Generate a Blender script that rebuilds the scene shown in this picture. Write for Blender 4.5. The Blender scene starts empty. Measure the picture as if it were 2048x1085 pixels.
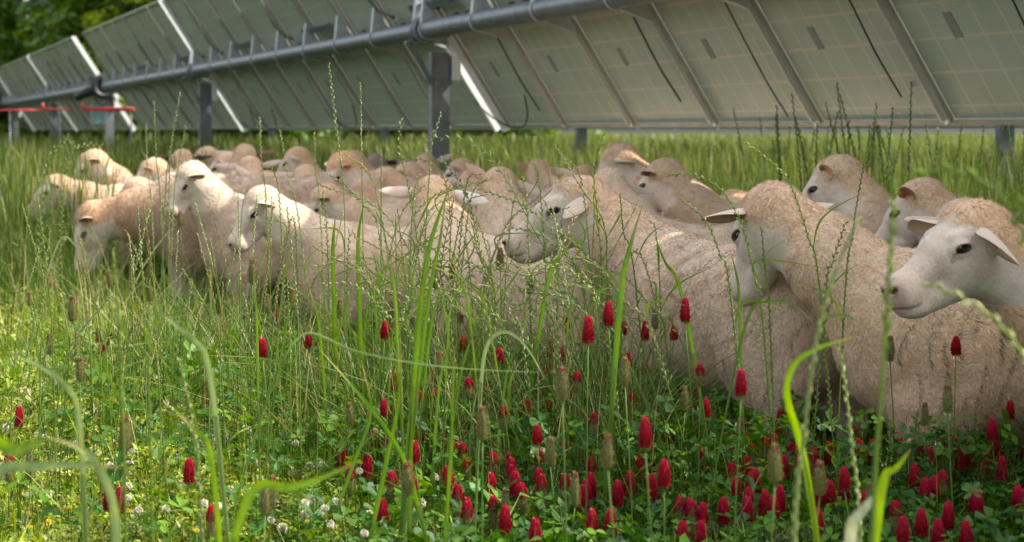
import bpy, math, random
import numpy as np
from mathutils import Vector, Matrix

# ------------------------------------------------------------------ camera
HORIZON = 263.0            # row of the horizon in the 2048 x 1085 photograph
FPX = 3386.0               # focal length in photograph pixels
CAM_H = 1.0
scene = bpy.context.scene
COL = scene.collection
cam_d = bpy.data.cameras.new('camera')
cam = bpy.data.objects.new('camera', cam_d)
COL.objects.link(cam)
cam.location = (0, 0, CAM_H)
cam.rotation_euler = (math.radians(90), 0, 0)
cam_d.sensor_width = 36
cam_d.lens = 36 * FPX / 2048
cam_d.shift_y = -(542.5 - HORIZON) / 2048
cam_d.clip_start = 0.05
cam_d.clip_end = 2000
cam_d.dof.use_dof = True
cam_d.dof.focus_distance = 4.0
cam_d.dof.aperture_fstop = 5.6
scene.camera = cam

# ------------------------------------------------------------------ world, sun, exposure
ROW_D = np.array([-0.3645, 0.9312, 0.0])     # along the tracker row, away from the camera
ROW_N = np.array([0.9312, 0.3645, 0.0])      # across the row, to the right
SUN_ELEV = 46.0
sun_h = ROW_N - 0.30 * ROW_D
SUN_AZ = math.atan2(sun_h[1], sun_h[0])
sun_dir = Vector((math.cos(SUN_AZ) * math.cos(math.radians(SUN_ELEV)),
                  math.sin(SUN_AZ) * math.cos(math.radians(SUN_ELEV)),
                  math.sin(math.radians(SUN_ELEV))))
world = bpy.data.worlds.new("World")
scene.world = world
world.use_nodes = True
wn = world.node_tree
bg = wn.nodes['Background']
sky = wn.nodes.new('ShaderNodeTexSky')
sky.sky_type = 'NISHITA'
sky.sun_disc = False
sky.sun_elevation = math.radians(SUN_ELEV)
sky.sun_rotation = math.radians(90) - SUN_AZ
sky.air_density = 1.0
sky.dust_density = 4.0
sky.ozone_density = 1.0
hsv = wn.nodes.new('ShaderNodeHueSaturation')
hsv.inputs['Saturation'].default_value = .32      # thin bright haze: a whiter sky
wn.links.new(sky.outputs[0], hsv.inputs['Color'])
wn.links.new(hsv.outputs[0], bg.inputs[0])
bg.inputs[1].default_value = 0.15
sl = bpy.data.lights.new('sun', 'SUN')
sl.energy = 2.9
sl.angle = math.radians(0.5)
sl.color = (1.0, 0.93, 0.80)
so = bpy.data.objects.new('sun', sl)
so.rotation_euler = sun_dir.to_track_quat('Z', 'Y').to_euler()
COL.objects.link(so)
scene.view_settings.view_transform = 'Standard'
scene.view_settings.look = 'None'
scene.view_settings.gamma = 1
scene.view_settings.exposure = 1.47
scene.render.engine = 'CYCLES'
scene.cycles.max_bounces = 7
scene.cycles.diffuse_bounces = 4
scene.cycles.glossy_bounces = 2
scene.cycles.transmission_bounces = 4

rng = np.random.default_rng(7)
random.seed(7)
R = math.radians


def PX(px, py, Y):
    """world point seen at a photograph pixel, Y metres ahead"""
    return np.array([(px - 1024) / FPX * Y, Y, CAM_H - (py - HORIZON) / FPX * Y])


def unit(v):
    v = np.asarray(v, float)
    return v / (np.linalg.norm(v) + 1e-12)


# ------------------------------------------------------------------ tags
def tag(o, label=None, cat=None, group=None, kind=None):
    if label: o['label'] = label
    if cat: o['category'] = cat
    if group: o['group'] = group
    if kind: o['kind'] = kind
    return o


def empty(name, loc, rz=0.0):
    o = bpy.data.objects.new(name, None)
    o.empty_display_size = 0.1
    o.location = tuple(float(v) for v in loc)
    o.rotation_euler = (0, 0, rz)
    COL.objects.link(o)
    return o


def copy_tree(o, parent=None):
    c = o.copy()
    COL.objects.link(c)
    c.parent = parent
    for ch in CHILD.get(o.name, []):
        k = ch.copy()
        COL.objects.link(k)
        k.parent = c
        for g in CHILD.get(ch.name, []):
            q = g.copy()
            COL.objects.link(q)
            q.parent = k
    return c


CHILD = {}


# ------------------------------------------------------------------ mesh collector (triangles, vertex colours)
class MB:
    def __init__(self):
        self.v, self.f, self.c, self.n = [], [], [], 0

    def add(self, v, f, c):
        v = np.asarray(v, np.float32).reshape(-1, 3)
        f = np.asarray(f, np.int32).reshape(-1, 3)
        c = np.asarray(c, np.float32)
        if c.ndim == 1:
            c = np.tile(c, (len(v), 1))
        self.v.append(v)
        self.f.append(f + self.n)
        self.c.append(c[:, :3])
        self.n += len(v)

    def add_mb(self, o, M=None, t=None, s=1.0, tint=None):
        v, f, c = o.arrays()
        if M is not None:
            v = v @ np.asarray(M).T
        v = v * s
        if t is not None:
            v = v + np.asarray(t)
        if tint is not None:
            c = c * np.asarray(tint)
        self.add(v, f, c)

    def arrays(self):
        return np.concatenate(self.v), np.concatenate(self.f), np.concatenate(self.c)

    def mesh(self, name, mat, smooth=True):
        v, f, c = self.arrays()
        me = bpy.data.meshes.new(name)
        me.vertices.add(len(v))
        me.vertices.foreach_set('co', v.astype(np.float32).ravel())
        me.loops.add(len(f) * 3)
        me.loops.foreach_set('vertex_index', f.astype(np.int32).ravel())
        me.polygons.add(len(f))
        me.polygons.foreach_set('loop_start', np.arange(0, len(f) * 3, 3, dtype=np.int32))
        me.polygons.foreach_set('loop_total', np.full(len(f), 3, dtype=np.int32))
        me.polygons.foreach_set('use_smooth', np.full(len(f), smooth, dtype=bool))
        me.update(calc_edges=True)
        a = me.color_attributes.new('Col', 'FLOAT_COLOR', 'POINT')
        cc = np.ones((len(v), 4), np.float32)
        cc[:, :3] = np.clip(c, 0, 1)
        a.data.foreach_set('color', cc.ravel())
        if mat is not None:
            me.materials.append(mat)
        return me

    def build(self, name, mat, parent=None, loc=None, smooth=True):
        me = self.mesh(name, mat, smooth)
        o = bpy.data.objects.new(name, me)
        COL.objects.link(o)
        if loc is not None:
            o.location = tuple(float(q) for q in loc)
        if parent is not None:
            o.parent = parent
            CHILD.setdefault(parent.name, []).append(o)
        return o


def link_mesh(name, me, parent=None, loc=None):
    o = bpy.data.objects.new(name, me)
    COL.objects.link(o)
    if loc is not None:
        o.location = tuple(float(q) for q in loc)
    if parent is not None:
        o.parent = parent
        CHILD.setdefault(parent.name, []).append(o)
    return o


def box_arr(sx, sy, sz):
    v = np.array([[x, y, z] for x in (-.5, .5) for y in (-.5, .5) for z in (-.5, .5)]) * [sx, sy, sz]
    q = [(0, 1, 3, 2), (4, 6, 7, 5), (0, 4, 5, 1), (2, 3, 7, 6), (0, 2, 6, 4), (1, 5, 7, 3)]
    f = []
    for a, b, c, d in q:
        f += [(a, b, c), (a, c, d)]
    # separate vertices per face keeps edges crisp under smooth shading
    vv = v[np.array(f).ravel()]
    return vv, np.arange(len(vv)).reshape(-1, 3)


def add_box(mb, c, size, basis=None, col=(.5, .5, .5)):
    v, f = box_arr(*size)
    if basis is not None:
        v = v @ np.asarray(basis)          # rows of basis = box axes
    mb.add(v + np.asarray(c), f, np.array(col, float))


def tube(mb, pts, rad, n=8, col=(.5, .5, .5), caps=True):
    pts = np.asarray(pts, float)
    m = len(pts)
    rad = np.broadcast_to(np.asarray(rad, float), (m,))
    col = np.asarray(col, float)
    t = np.gradient(pts, axis=0)
    t /= np.linalg.norm(t, axis=1)[:, None] + 1e-12
    ref = np.array([0, 0, 1.0]) if abs(t[0][2]) < .9 else np.array([1.0, 0, 0])
    vs = []
    a = np.linspace(0, 2 * np.pi, n, endpoint=False)
    u = unit(np.cross(ref, t[0]))
    for i in range(m):
        u = unit(u - t[i] * np.dot(u, t[i]))
        w = np.cross(t[i], u)
        vs.append(pts[i] + rad[i] * (np.cos(a)[:, None] * u + np.sin(a)[:, None] * w))
    v = np.concatenate(vs)
    f = []
    for i in range(m - 1):
        for k in range(n):
            p, q = i * n + k, i * n + (k + 1) % n
            f += [(p, q, q + n), (p, q + n, p + n)]
    cc = col if col.ndim == 1 else np.repeat(col, n, axis=0)
    if caps:
        v = np.concatenate([v, pts[:1], pts[-1:]])
        for k in range(n):
            f.append((m * n, (k + 1) % n, k))
            f.append((m * n + 1, (m - 1) * n + k, (m - 1) * n + (k + 1) % n))
        if cc.ndim == 2:
            cc = np.concatenate([cc, cc[:1], cc[-1:]])
    mb.add(v, f, cc)


def spline(pts, n):
    """Catmull-Rom through the points"""
    p = np.asarray(pts, float)
    p = np.concatenate([[2 * p[0] - p[1]], p, [2 * p[-1] - p[-2]]])
    k = len(p) - 3
    out = []
    for i in range(n):
        s = i / (n - 1) * k
        j = min(int(s), k - 1)
        t = s - j
        a, b, c, d = p[j], p[j + 1], p[j + 2], p[j + 3]
        out.append(.5 * ((2 * b) + (-a + c) * t + (2 * a - 5 * b + 4 * c - d) * t * t + (-a + 3 * b - 3 * c + d) * t ** 3))
    return np.array(out)


# ------------------------------------------------------------------ materials
def nodes_of(name):
    m = bpy.data.materials.new(name)
    m.use_nodes = True
    nt = m.node_tree
    nt.nodes.clear()
    out = nt.nodes.new('ShaderNodeOutputMaterial')
    return m, nt, out


def leaf_material(name, transl=.34, gloss=.016, rough=.45, noise=0.25):
    m, nt, out = nodes_of(name)
    L = nt.links
    at = nt.nodes.new('ShaderNodeVertexColor'); at.layer_name = 'Col'
    no = nt.nodes.new('ShaderNodeTexNoise'); no.inputs['Scale'].default_value = 3.0
    no.inputs['Detail'].default_value = 4
    ge = nt.nodes.new('ShaderNodeNewGeometry')
    L.new(ge.outputs['Position'], no.inputs['Vector'])
    hs = nt.nodes.new('ShaderNodeHueSaturation')
    mp = nt.nodes.new('ShaderNodeMapRange')
    mp.inputs[1].default_value = .3; mp.inputs[2].default_value = .7
    mp.inputs[3].default_value = 1 - noise; mp.inputs[4].default_value = 1 + noise
    L.new(no.outputs[0], mp.inputs[0]); L.new(mp.outputs[0], hs.inputs['Value'])
    L.new(at.outputs[0], hs.inputs['Color'])
    hs.inputs['Saturation'].default_value = 1.12
    di = nt.nodes.new('ShaderNodeBsdfDiffuse')
    L.new(hs.outputs[0], di.inputs[0])
    tr = nt.nodes.new('ShaderNodeBsdfTranslucent')
    h2 = nt.nodes.new('ShaderNodeHueSaturation')
    h2.inputs['Hue'].default_value = .485
    h2.inputs['Saturation'].default_value = 1.12
    h2.inputs['Value'].default_value = 1.35
    L.new(hs.outputs[0], h2.inputs['Color']); L.new(h2.outputs[0], tr.inputs[0])
    m1 = nt.nodes.new('ShaderNodeMixShader'); m1.inputs[0].default_value = transl
    L.new(di.outputs[0], m1.inputs[1]); L.new(tr.outputs[0], m1.inputs[2])
    gl = nt.nodes.new('ShaderNodeBsdfGlossy'); gl.inputs['Roughness'].default_value = rough
    gl.inputs[0].default_value = (.9, .95, 1, 1)
    m2 = nt.nodes.new('ShaderNodeMixShader'); m2.inputs[0].default_value = gloss
    L.new(m1.outputs[0], m2.inputs[1]); L.new(gl.outputs[0], m2.inputs[2])
    L.new(m2.outputs[0], out.inputs[0])
    return m


def principled(name, color, rough=.5, metal=0.0, noise=.15, nscale=8.0, bump=0.0, vcol=False, coat=0.0):
    m, nt, out = nodes_of(name)
    L = nt.links
    bs = nt.nodes.new('ShaderNodeBsdfPrincipled')
    bs.inputs['Roughness'].default_value = rough
    bs.inputs['Metallic'].default_value = metal
    bs.inputs['Coat Weight'].default_value = coat
    tc = nt.nodes.new('ShaderNodeTexCoord')
    no = nt.nodes.new('ShaderNodeTexNoise')
    no.inputs['Scale'].default_value = nscale; no.inputs['Detail'].default_value = 8
    L.new(tc.outputs['Object'], no.inputs['Vector'])
    mp = nt.nodes.new('ShaderNodeMapRange')
    mp.inputs[1].default_value = .3; mp.inputs[2].default_value = .7
    mp.inputs[3].default_value = 1 - noise; mp.inputs[4].default_value = 1 + noise
    L.new(no.outputs[0], mp.inputs[0])
    hs = nt.nodes.new('ShaderNodeHueSaturation')
    L.new(mp.outputs[0], hs.inputs['Value'])
    if vcol:
        at = nt.nodes.new('ShaderNodeVertexColor'); at.layer_name = 'Col'
        L.new(at.outputs[0], hs.inputs['Color'])
    else:
        hs.inputs['Color'].default_value = (*color, 1)
    L.new(hs.outputs[0], bs.inputs['Base Color'])
    if bump:
        b = nt.nodes.new('ShaderNodeBump'); b.inputs['Strength'].default_value = bump
        b.inputs['Distance'].default_value = .01
        L.new(no.outputs[0], b.inputs['Height']); L.new(b.outputs[0], bs.inputs['Normal'])
    L.new(bs.outputs[0], out.inputs[0])
    return m


def fleece_material():
    """short wavy fleece: colour attribute, split curls and fine hair as bump"""
    m, nt, out = nodes_of('fleece')
    L = nt.links
    N = nt.nodes.new
    tc = N('ShaderNodeTexCoord')
    at = N('ShaderNodeVertexColor'); at.layer_name = 'Col'
    fu = N('ShaderNodeAttribute'); fu.attribute_name = 'fur'
    # wavy vertical partings of the fleece
    mapn = N('ShaderNodeMapping'); mapn.inputs['Scale'].default_value = (1.0, 1.0, .22)
    L.new(tc.outputs['Object'], mapn.inputs[0])
    n0 = N('ShaderNodeTexNoise'); n0.inputs['Scale'].default_value = 9; n0.inputs['Detail'].default_value = 3
    L.new(tc.outputs['Object'], n0.inputs['Vector'])
    mx = N('ShaderNodeMix'); mx.data_type = 'RGBA'; mx.blend_type = 'LINEAR_LIGHT'
    mx.inputs[0].default_value = .14
    L.new(mapn.outputs[0], mx.inputs[6]); L.new(n0.outputs[1], mx.inputs[7])
    vo = N('ShaderNodeTexVoronoi'); vo.feature = 'DISTANCE_TO_EDGE'; vo.inputs['Scale'].default_value = 30
    L.new(mx.outputs[2], vo.inputs['Vector'])
    v1 = N('ShaderNodeMapRange'); v1.inputs[1].default_value = 0; v1.inputs[2].default_value = .22
    v1.interpolation_type = 'SMOOTHSTEP'
    L.new(vo.outputs[0], v1.inputs[0])
    fine = N('ShaderNodeTexNoise'); fine.inputs['Scale'].default_value = 260; fine.inputs['Detail'].default_value = 4
    map2 = N('ShaderNodeMapping'); map2.inputs['Scale'].default_value = (1, 1, .4)
    L.new(tc.outputs['Object'], map2.inputs[0]); L.new(map2.outputs[0], fine.inputs['Vector'])
    mid = N('ShaderNodeTexNoise'); mid.inputs['Scale'].default_value = 60; mid.inputs['Detail'].default_value = 4
    L.new(map2.outputs[0], mid.inputs['Vector'])
    # height = partings * fur + fine
    a = N('ShaderNodeMath'); a.operation = 'MULTIPLY'
    L.new(v1.outputs[0], a.inputs[0]); L.new(fu.outputs['Fac'], a.inputs[1])
    b = N('ShaderNodeMath'); b.operation = 'MULTIPLY_ADD'; b.inputs[1].default_value = .5
    L.new(fine.outputs[0], b.inputs[0]); L.new(a.outputs[0], b.inputs[2])
    c = N('ShaderNodeMath'); c.operation = 'MULTIPLY_ADD'; c.inputs[1].default_value = .6
    L.new(mid.outputs[0], c.inputs[0]); L.new(b.outputs[0], c.inputs[2])
    bu = N('ShaderNodeBump'); bu.inputs['Strength'].default_value = .42; bu.inputs['Distance'].default_value = .006
    L.new(c.outputs[0], bu.inputs['Height'])
    hs = N('ShaderNodeHueSaturation')
    big = N('ShaderNodeTexNoise'); big.inputs['Scale'].default_value = 5; big.inputs['Detail'].default_value = 6
    L.new(tc.outputs['Object'], big.inputs['Vector'])
    mp = N('ShaderNodeMapRange'); mp.inputs[1].default_value = .3; mp.inputs[2].default_value = .7
    mp.inputs[3].default_value = .86; mp.inputs[4].default_value = 1.1
    L.new(big.outputs[0], mp.inputs[0]); L.new(mp.outputs[0], hs.inputs['Value'])
    # crevice shade painted into the partings as a browner colour
    par = N('ShaderNodeMix'); par.data_type = 'RGBA'
    sub = N('ShaderNodeMath'); sub.operation = 'SUBTRACT'; sub.inputs[0].default_value = 1
    L.new(v1.outputs[0], sub.inputs[1])
    ml = N('ShaderNodeMath'); ml.operation = 'MULTIPLY'
    L.new(sub.outputs[0], ml.inputs[0]); L.new(fu.outputs['Fac'], ml.inputs[1])
    ml2 = N('ShaderNodeMath'); ml2.operation = 'MULTIPLY'; ml2.inputs[1].default_value = .16
    L.new(ml.outputs[0], ml2.inputs[0])
    L.new(ml2.outputs[0], par.inputs[0])
    L.new(at.outputs[0], par.inputs[6]); par.inputs[7].default_value = (.30, .17, .09, 1)
    L.new(par.outputs[2], hs.inputs['Color'])
    bs = N('ShaderNodeBsdfPrincipled')
    bs.inputs['Roughness'].default_value = .85
    bs.inputs['Specular IOR Level'].default_value = .15
    bs.inputs['Sheen Weight'].default_value = .25
    bs.inputs['Sheen Roughness'].default_value = .5
    L.new(hs.outputs[0], bs.inputs['Base Color'])
    L.new(bu.outputs[0], bs.inputs['Normal'])
    L.new(bs.outputs[0], out.inputs[0])
    return m


def hair_material():
    m, nt, out = nodes_of('hair')
    L = nt.links
    at = nt.nodes.new('ShaderNodeVertexColor'); at.layer_name = 'Col'
    di = nt.nodes.new('ShaderNodeBsdfDiffuse')
    tr = nt.nodes.new('ShaderNodeBsdfTranslucent')
    mx = nt.nodes.new('ShaderNodeMixShader'); mx.inputs[0].default_value = .3
    L.new(at.outputs[0], di.inputs[0]); L.new(at.outputs[0], tr.inputs[0])
    L.new(di.outputs[0], mx.inputs[1]); L.new(tr.outputs[0], mx.inputs[2])
    L.new(mx.outputs[0], out.inputs[0])
    return m


def module_back_material():
    m, nt, out = nodes_of('module_back')
    L = nt.links
    N = nt.nodes.new
    tc = N('ShaderNodeTexCoord')
    sep = N('ShaderNodeSeparateXYZ'); L.new(tc.outputs['Object'], sep.inputs[0])

    def grid(sock, pitch, w):
        a = N('ShaderNodeMath'); a.operation = 'DIVIDE'; a.inputs[1].default_value = pitch
        L.new(sock, a.inputs[0])
        f = N('ShaderNodeMath'); f.operation = 'FRACT'; L.new(a.outputs[0], f.inputs[0])
        s = N('ShaderNodeMath'); s.operation = 'SUBTRACT'; s.inputs[1].default_value = .5
        L.new(f.outputs[0], s.inputs[0])
        ab = N('ShaderNodeMath'); ab.operation = 'ABSOLUTE'; L.new(s.outputs[0], ab.inputs[0])
        g = N('ShaderNodeMapRange'); g.inputs[1].default_value = .5 - w / pitch
        g.inputs[2].default_value = .5; L.new(ab.outputs[0], g.inputs[0])
        return g.outputs[0]
    gx = grid(sep.outputs[0], .158, .0085)
    gy = grid(sep.outputs[1], .158, .0085)
    mxx = N('ShaderNodeMath'); mxx.operation = 'MAXIMUM'
    L.new(gx, mxx.inputs[0]); L.new(gy, mxx.inputs[1])
    no = N('ShaderNodeTexNoise'); no.inputs['Scale'].default_value = 2.5; no.inputs['Detail'].default_value = 6
    L.new(tc.outputs['Object'], no.inputs['Vector'])
    cr = N('ShaderNodeValToRGB')
    cr.color_ramp.elements[0].position = .3; cr.color_ramp.elements[0].color = (.31, .36, .285, 1)
    cr.color_ramp.elements[1].position = .7; cr.color_ramp.elements[1].color = (.39, .44, .36, 1)
    L.new(no.outputs[0], cr.inputs[0])
    # thin dirty streaks
    mp = N('ShaderNodeMapping'); mp.inputs['Scale'].default_value = (40, 2, 1)
    L.new(tc.outputs['Object'], mp.inputs[0])
    n2 = N('ShaderNodeTexNoise'); n2.inputs['Scale'].default_value = 1; n2.inputs['Detail'].default_value = 3
    L.new(mp.outputs[0], n2.inputs['Vector'])
    hs = N('ShaderNodeHueSaturation'); r2 = N('ShaderNodeMapRange')
    r2.inputs[3].default_value = .9; r2.inputs[4].default_value = 1.1
    L.new(n2.outputs[0], r2.inputs[0]); L.new(r2.outputs[0], hs.inputs['Value']); L.new(cr.outputs[0], hs.inputs['Color'])
    mix = N('ShaderNodeMix'); mix.data_type = 'RGBA'
    fac = N('ShaderNodeMath'); fac.operation = 'MULTIPLY'; fac.inputs[1].default_value = .8
    L.new(mxx.outputs[0], fac.inputs[0]); L.new(fac.outputs[0], mix.inputs[0])
    L.new(hs.outputs[0], mix.inputs[6]); mix.inputs[7].default_value = (.62, .55, .42, 1)
    bs = N('ShaderNodeBsdfPrincipled')
    bs.inputs['Roughness'].default_value = .33
    bs.inputs['Specular IOR Level'].default_value = .5
    L.new(mix.outputs[2], bs.inputs['Base Color'])
    tr = N('ShaderNodeBsdfTranslucent'); tr.inputs[0].default_value = (.62, .70, .48, 1)
    ms = N('ShaderNodeMixShader')
    f2 = N('ShaderNodeMath'); f2.operation = 'MULTIPLY_ADD'; f2.inputs[1].default_value = .10; f2.inputs[2].default_value = .025
    L.new(mxx.outputs[0], f2.inputs[0])
    L.new(f2.outputs[0], ms.inputs[0]); L.new(bs.outputs[0], ms.inputs[1]); L.new(tr.outputs[0], ms.inputs[2])
    L.new(ms.outputs[0], out.inputs[0])
    return m


def ground_material():
    m, nt, out = nodes_of('meadow_soil')
    L = nt.links
    N = nt.nodes.new
    tc = N('ShaderNodeTexCoord')
    no = N('ShaderNodeTexNoise'); no.inputs['Scale'].default_value = 2.2; no.inputs['Detail'].default_value = 10
    L.new(tc.outputs['Object'], no.inputs['Vector'])
    cr = N('ShaderNodeValToRGB')
    e = cr.color_ramp.elements
    e[0].position = .3; e[0].color = (.022, .034, .010, 1)
    e[1].position = .7; e[1].color = (.11, .13, .035, 1)
    x = e.new(.5); x.color = (.04, .058, .014, 1)
    L.new(no.outputs[0], cr.inputs[0])
    bs = N('ShaderNodeBsdfPrincipled'); bs.inputs['Roughness'].default_value = 1
    bs.inputs['Specular IOR Level'].default_value = .1
    n2 = N('ShaderNodeTexNoise'); n2.inputs['Scale'].default_value = 40; n2.inputs['Detail'].default_value = 6
    L.new(tc.outputs['Object'], n2.inputs['Vector'])
    bu = N('ShaderNodeBump'); bu.inputs['Distance'].default_value = .05
    L.new(n2.outputs[0], bu.inputs['Height']); L.new(bu.outputs[0], bs.inputs['Normal'])
    L.new(cr.outputs[0], bs.inputs['Base Color'])
    L.new(bs.outputs[0], out.inputs[0])
    return m


M_LEAF = leaf_material('leaf')
M_TREE = leaf_material('tree_leaf', transl=.45, gloss=.04, noise=.35)
M_PETAL = leaf_material('petal', transl=.25, gloss=.03, rough=.5, noise=.1)
M_FLEECE = fleece_material()
M_HAIR = hair_material()
M_EYE = principled('eye', (.012, .008, .006), rough=.08, noise=.1, coat=.5)
M_BACK = module_back_material()
M_GALV = principled('galvanised_steel', (.17, .19, .21), rough=.42, metal=.55, noise=.22, nscale=14, bump=.08)
M_POST = principled('post_steel', (.17, .18, .19), rough=.55, metal=.35, noise=.25, nscale=9, bump=.1)
M_WHITE = principled('sunlit_white_rail', (.78, .78, .76), rough=.4, metal=.1, noise=.08)  # white stands in for sunlit frame edges; the white cap plates share it
M_ALU = principled('aluminium', (.50, .50, .45), rough=.42, metal=.4, noise=.1)
M_BRKT = principled('zinc_bracket', (.42, .45, .46), rough=.45, metal=.25, noise=.2, nscale=14)
M_FRAME = principled('module_frame', (.33, .33, .28), rough=.45, metal=.2, noise=.12)
M_DARK = principled('black_rubber', (.018, .018, .017), rough=.55, noise=.2)
M_RED = principled('red_paint', (.50, .035, .03), rough=.45, noise=.2, nscale=5)
M_BARK = principled('bark', (.11, .085, .06), rough=.95, noise=.4, nscale=6, bump=.8)
M_STICK = principled('sticker', (.19, .20, .17), rough=.5, noise=.2, nscale=60)
M_CELL = principled('solar_glass', (.012, .02, .05), rough=.1, noise=.2, coat=.5)

# ================================================================== SETTING
def make_ground():
    n = 60
    xs = np.concatenate([-np.geomspace(900, 1, 30), np.geomspace(1, 900, 30)])
    ys = np.concatenate([-np.geomspace(900, 1, 20), np.geomspace(1, 900, 40)])
    v, f = [], []
    for x in xs:
        for y in ys:
            v.append((x, y, 0.0))
    H = len(ys)
    for i in range(len(xs) - 1):
        for j in range(H - 1):
            a = i * H + j
            f += [(a, a + H, a + H + 1), (a, a + H + 1, a + 1)]
    mb = MB(); mb.add(v, f, (.1, .12, .04))
    return tag(mb.build('ground', ground_material()), kind='structure')


make_ground()

# ================================================================== SOLAR TRACKERS
P_POST = np.array([(848.8 - 1024) / FPX * 11.48, 11.48, 0.0])   # first post that shows
TUBE_Z = 1.686
TILT = R(57)
HL = .867                  # half length of a module
PITCH = 1.0
H_OFF = .147
P_OFF = .115
SLOPE = ROW_N * math.cos(TILT) - np.array([0, 0, 1.0]) * math.sin(TILT)   # down the slope
NORM = ROW_N * math.sin(TILT) + np.array([0, 0, 1.0]) * math.cos(TILT)    # out of the glass side
BAS = np.array([ROW_D, SLOPE, NORM])


def make_module_meshes():
    # local frame: x along the row, y down the slope, z out of the glass side
    w, l = PITCH - .030, 2 * HL
    sh = MB()
    add_box(sh, (0, 0, 0), (w - .03, l - .03, .006))
    back = sh.mesh('cell_sheet', M_BACK, smooth=False)
    gl = MB(); add_box(gl, (0, 0, .006), (w - .03, l - .03, .004))
    glass = gl.mesh('front_glass', M_CELL, smooth=False)
    fr = MB()
    for s in (-1, 1):
        add_box(fr, (s * (w / 2 - .006), 0, -.012), (.012, l, .036))
        add_box(fr, (s * (w / 2 - .016), 0, -.029), (.009, l - .05, .003))
        add_box(fr, (0, s * (l / 2 - .006), -.012), (w - .024, .012, .036))
        add_box(fr, (0, s * (l / 2 - .018), -.029), (w - .08, .012, .003))
    frame = fr.mesh('module_frame', M_FRAME, smooth=False)
    jb = MB()
    for x in (-.22, 0, .22):
        add_box(jb, (x, 0.02, -.014), (.06, .09, .022))
    jbox = jb.mesh('junction_box', M_DARK, smooth=False)
    st = MB(); add_box(st, (.16, .42, -.0045), (.055, .115, .002))
    stick = st.mesh('label_sticker', M_STICK, smooth=False)
    return back, glass, frame, jbox, stick


MOD = make_module_meshes()


def frame_matrix():
    m = Matrix.Identity(4)
    for i in range(3):
        for j in range(3):
            m[j][i] = BAS[i][j]
    return m


FM = frame_matrix()


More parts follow.
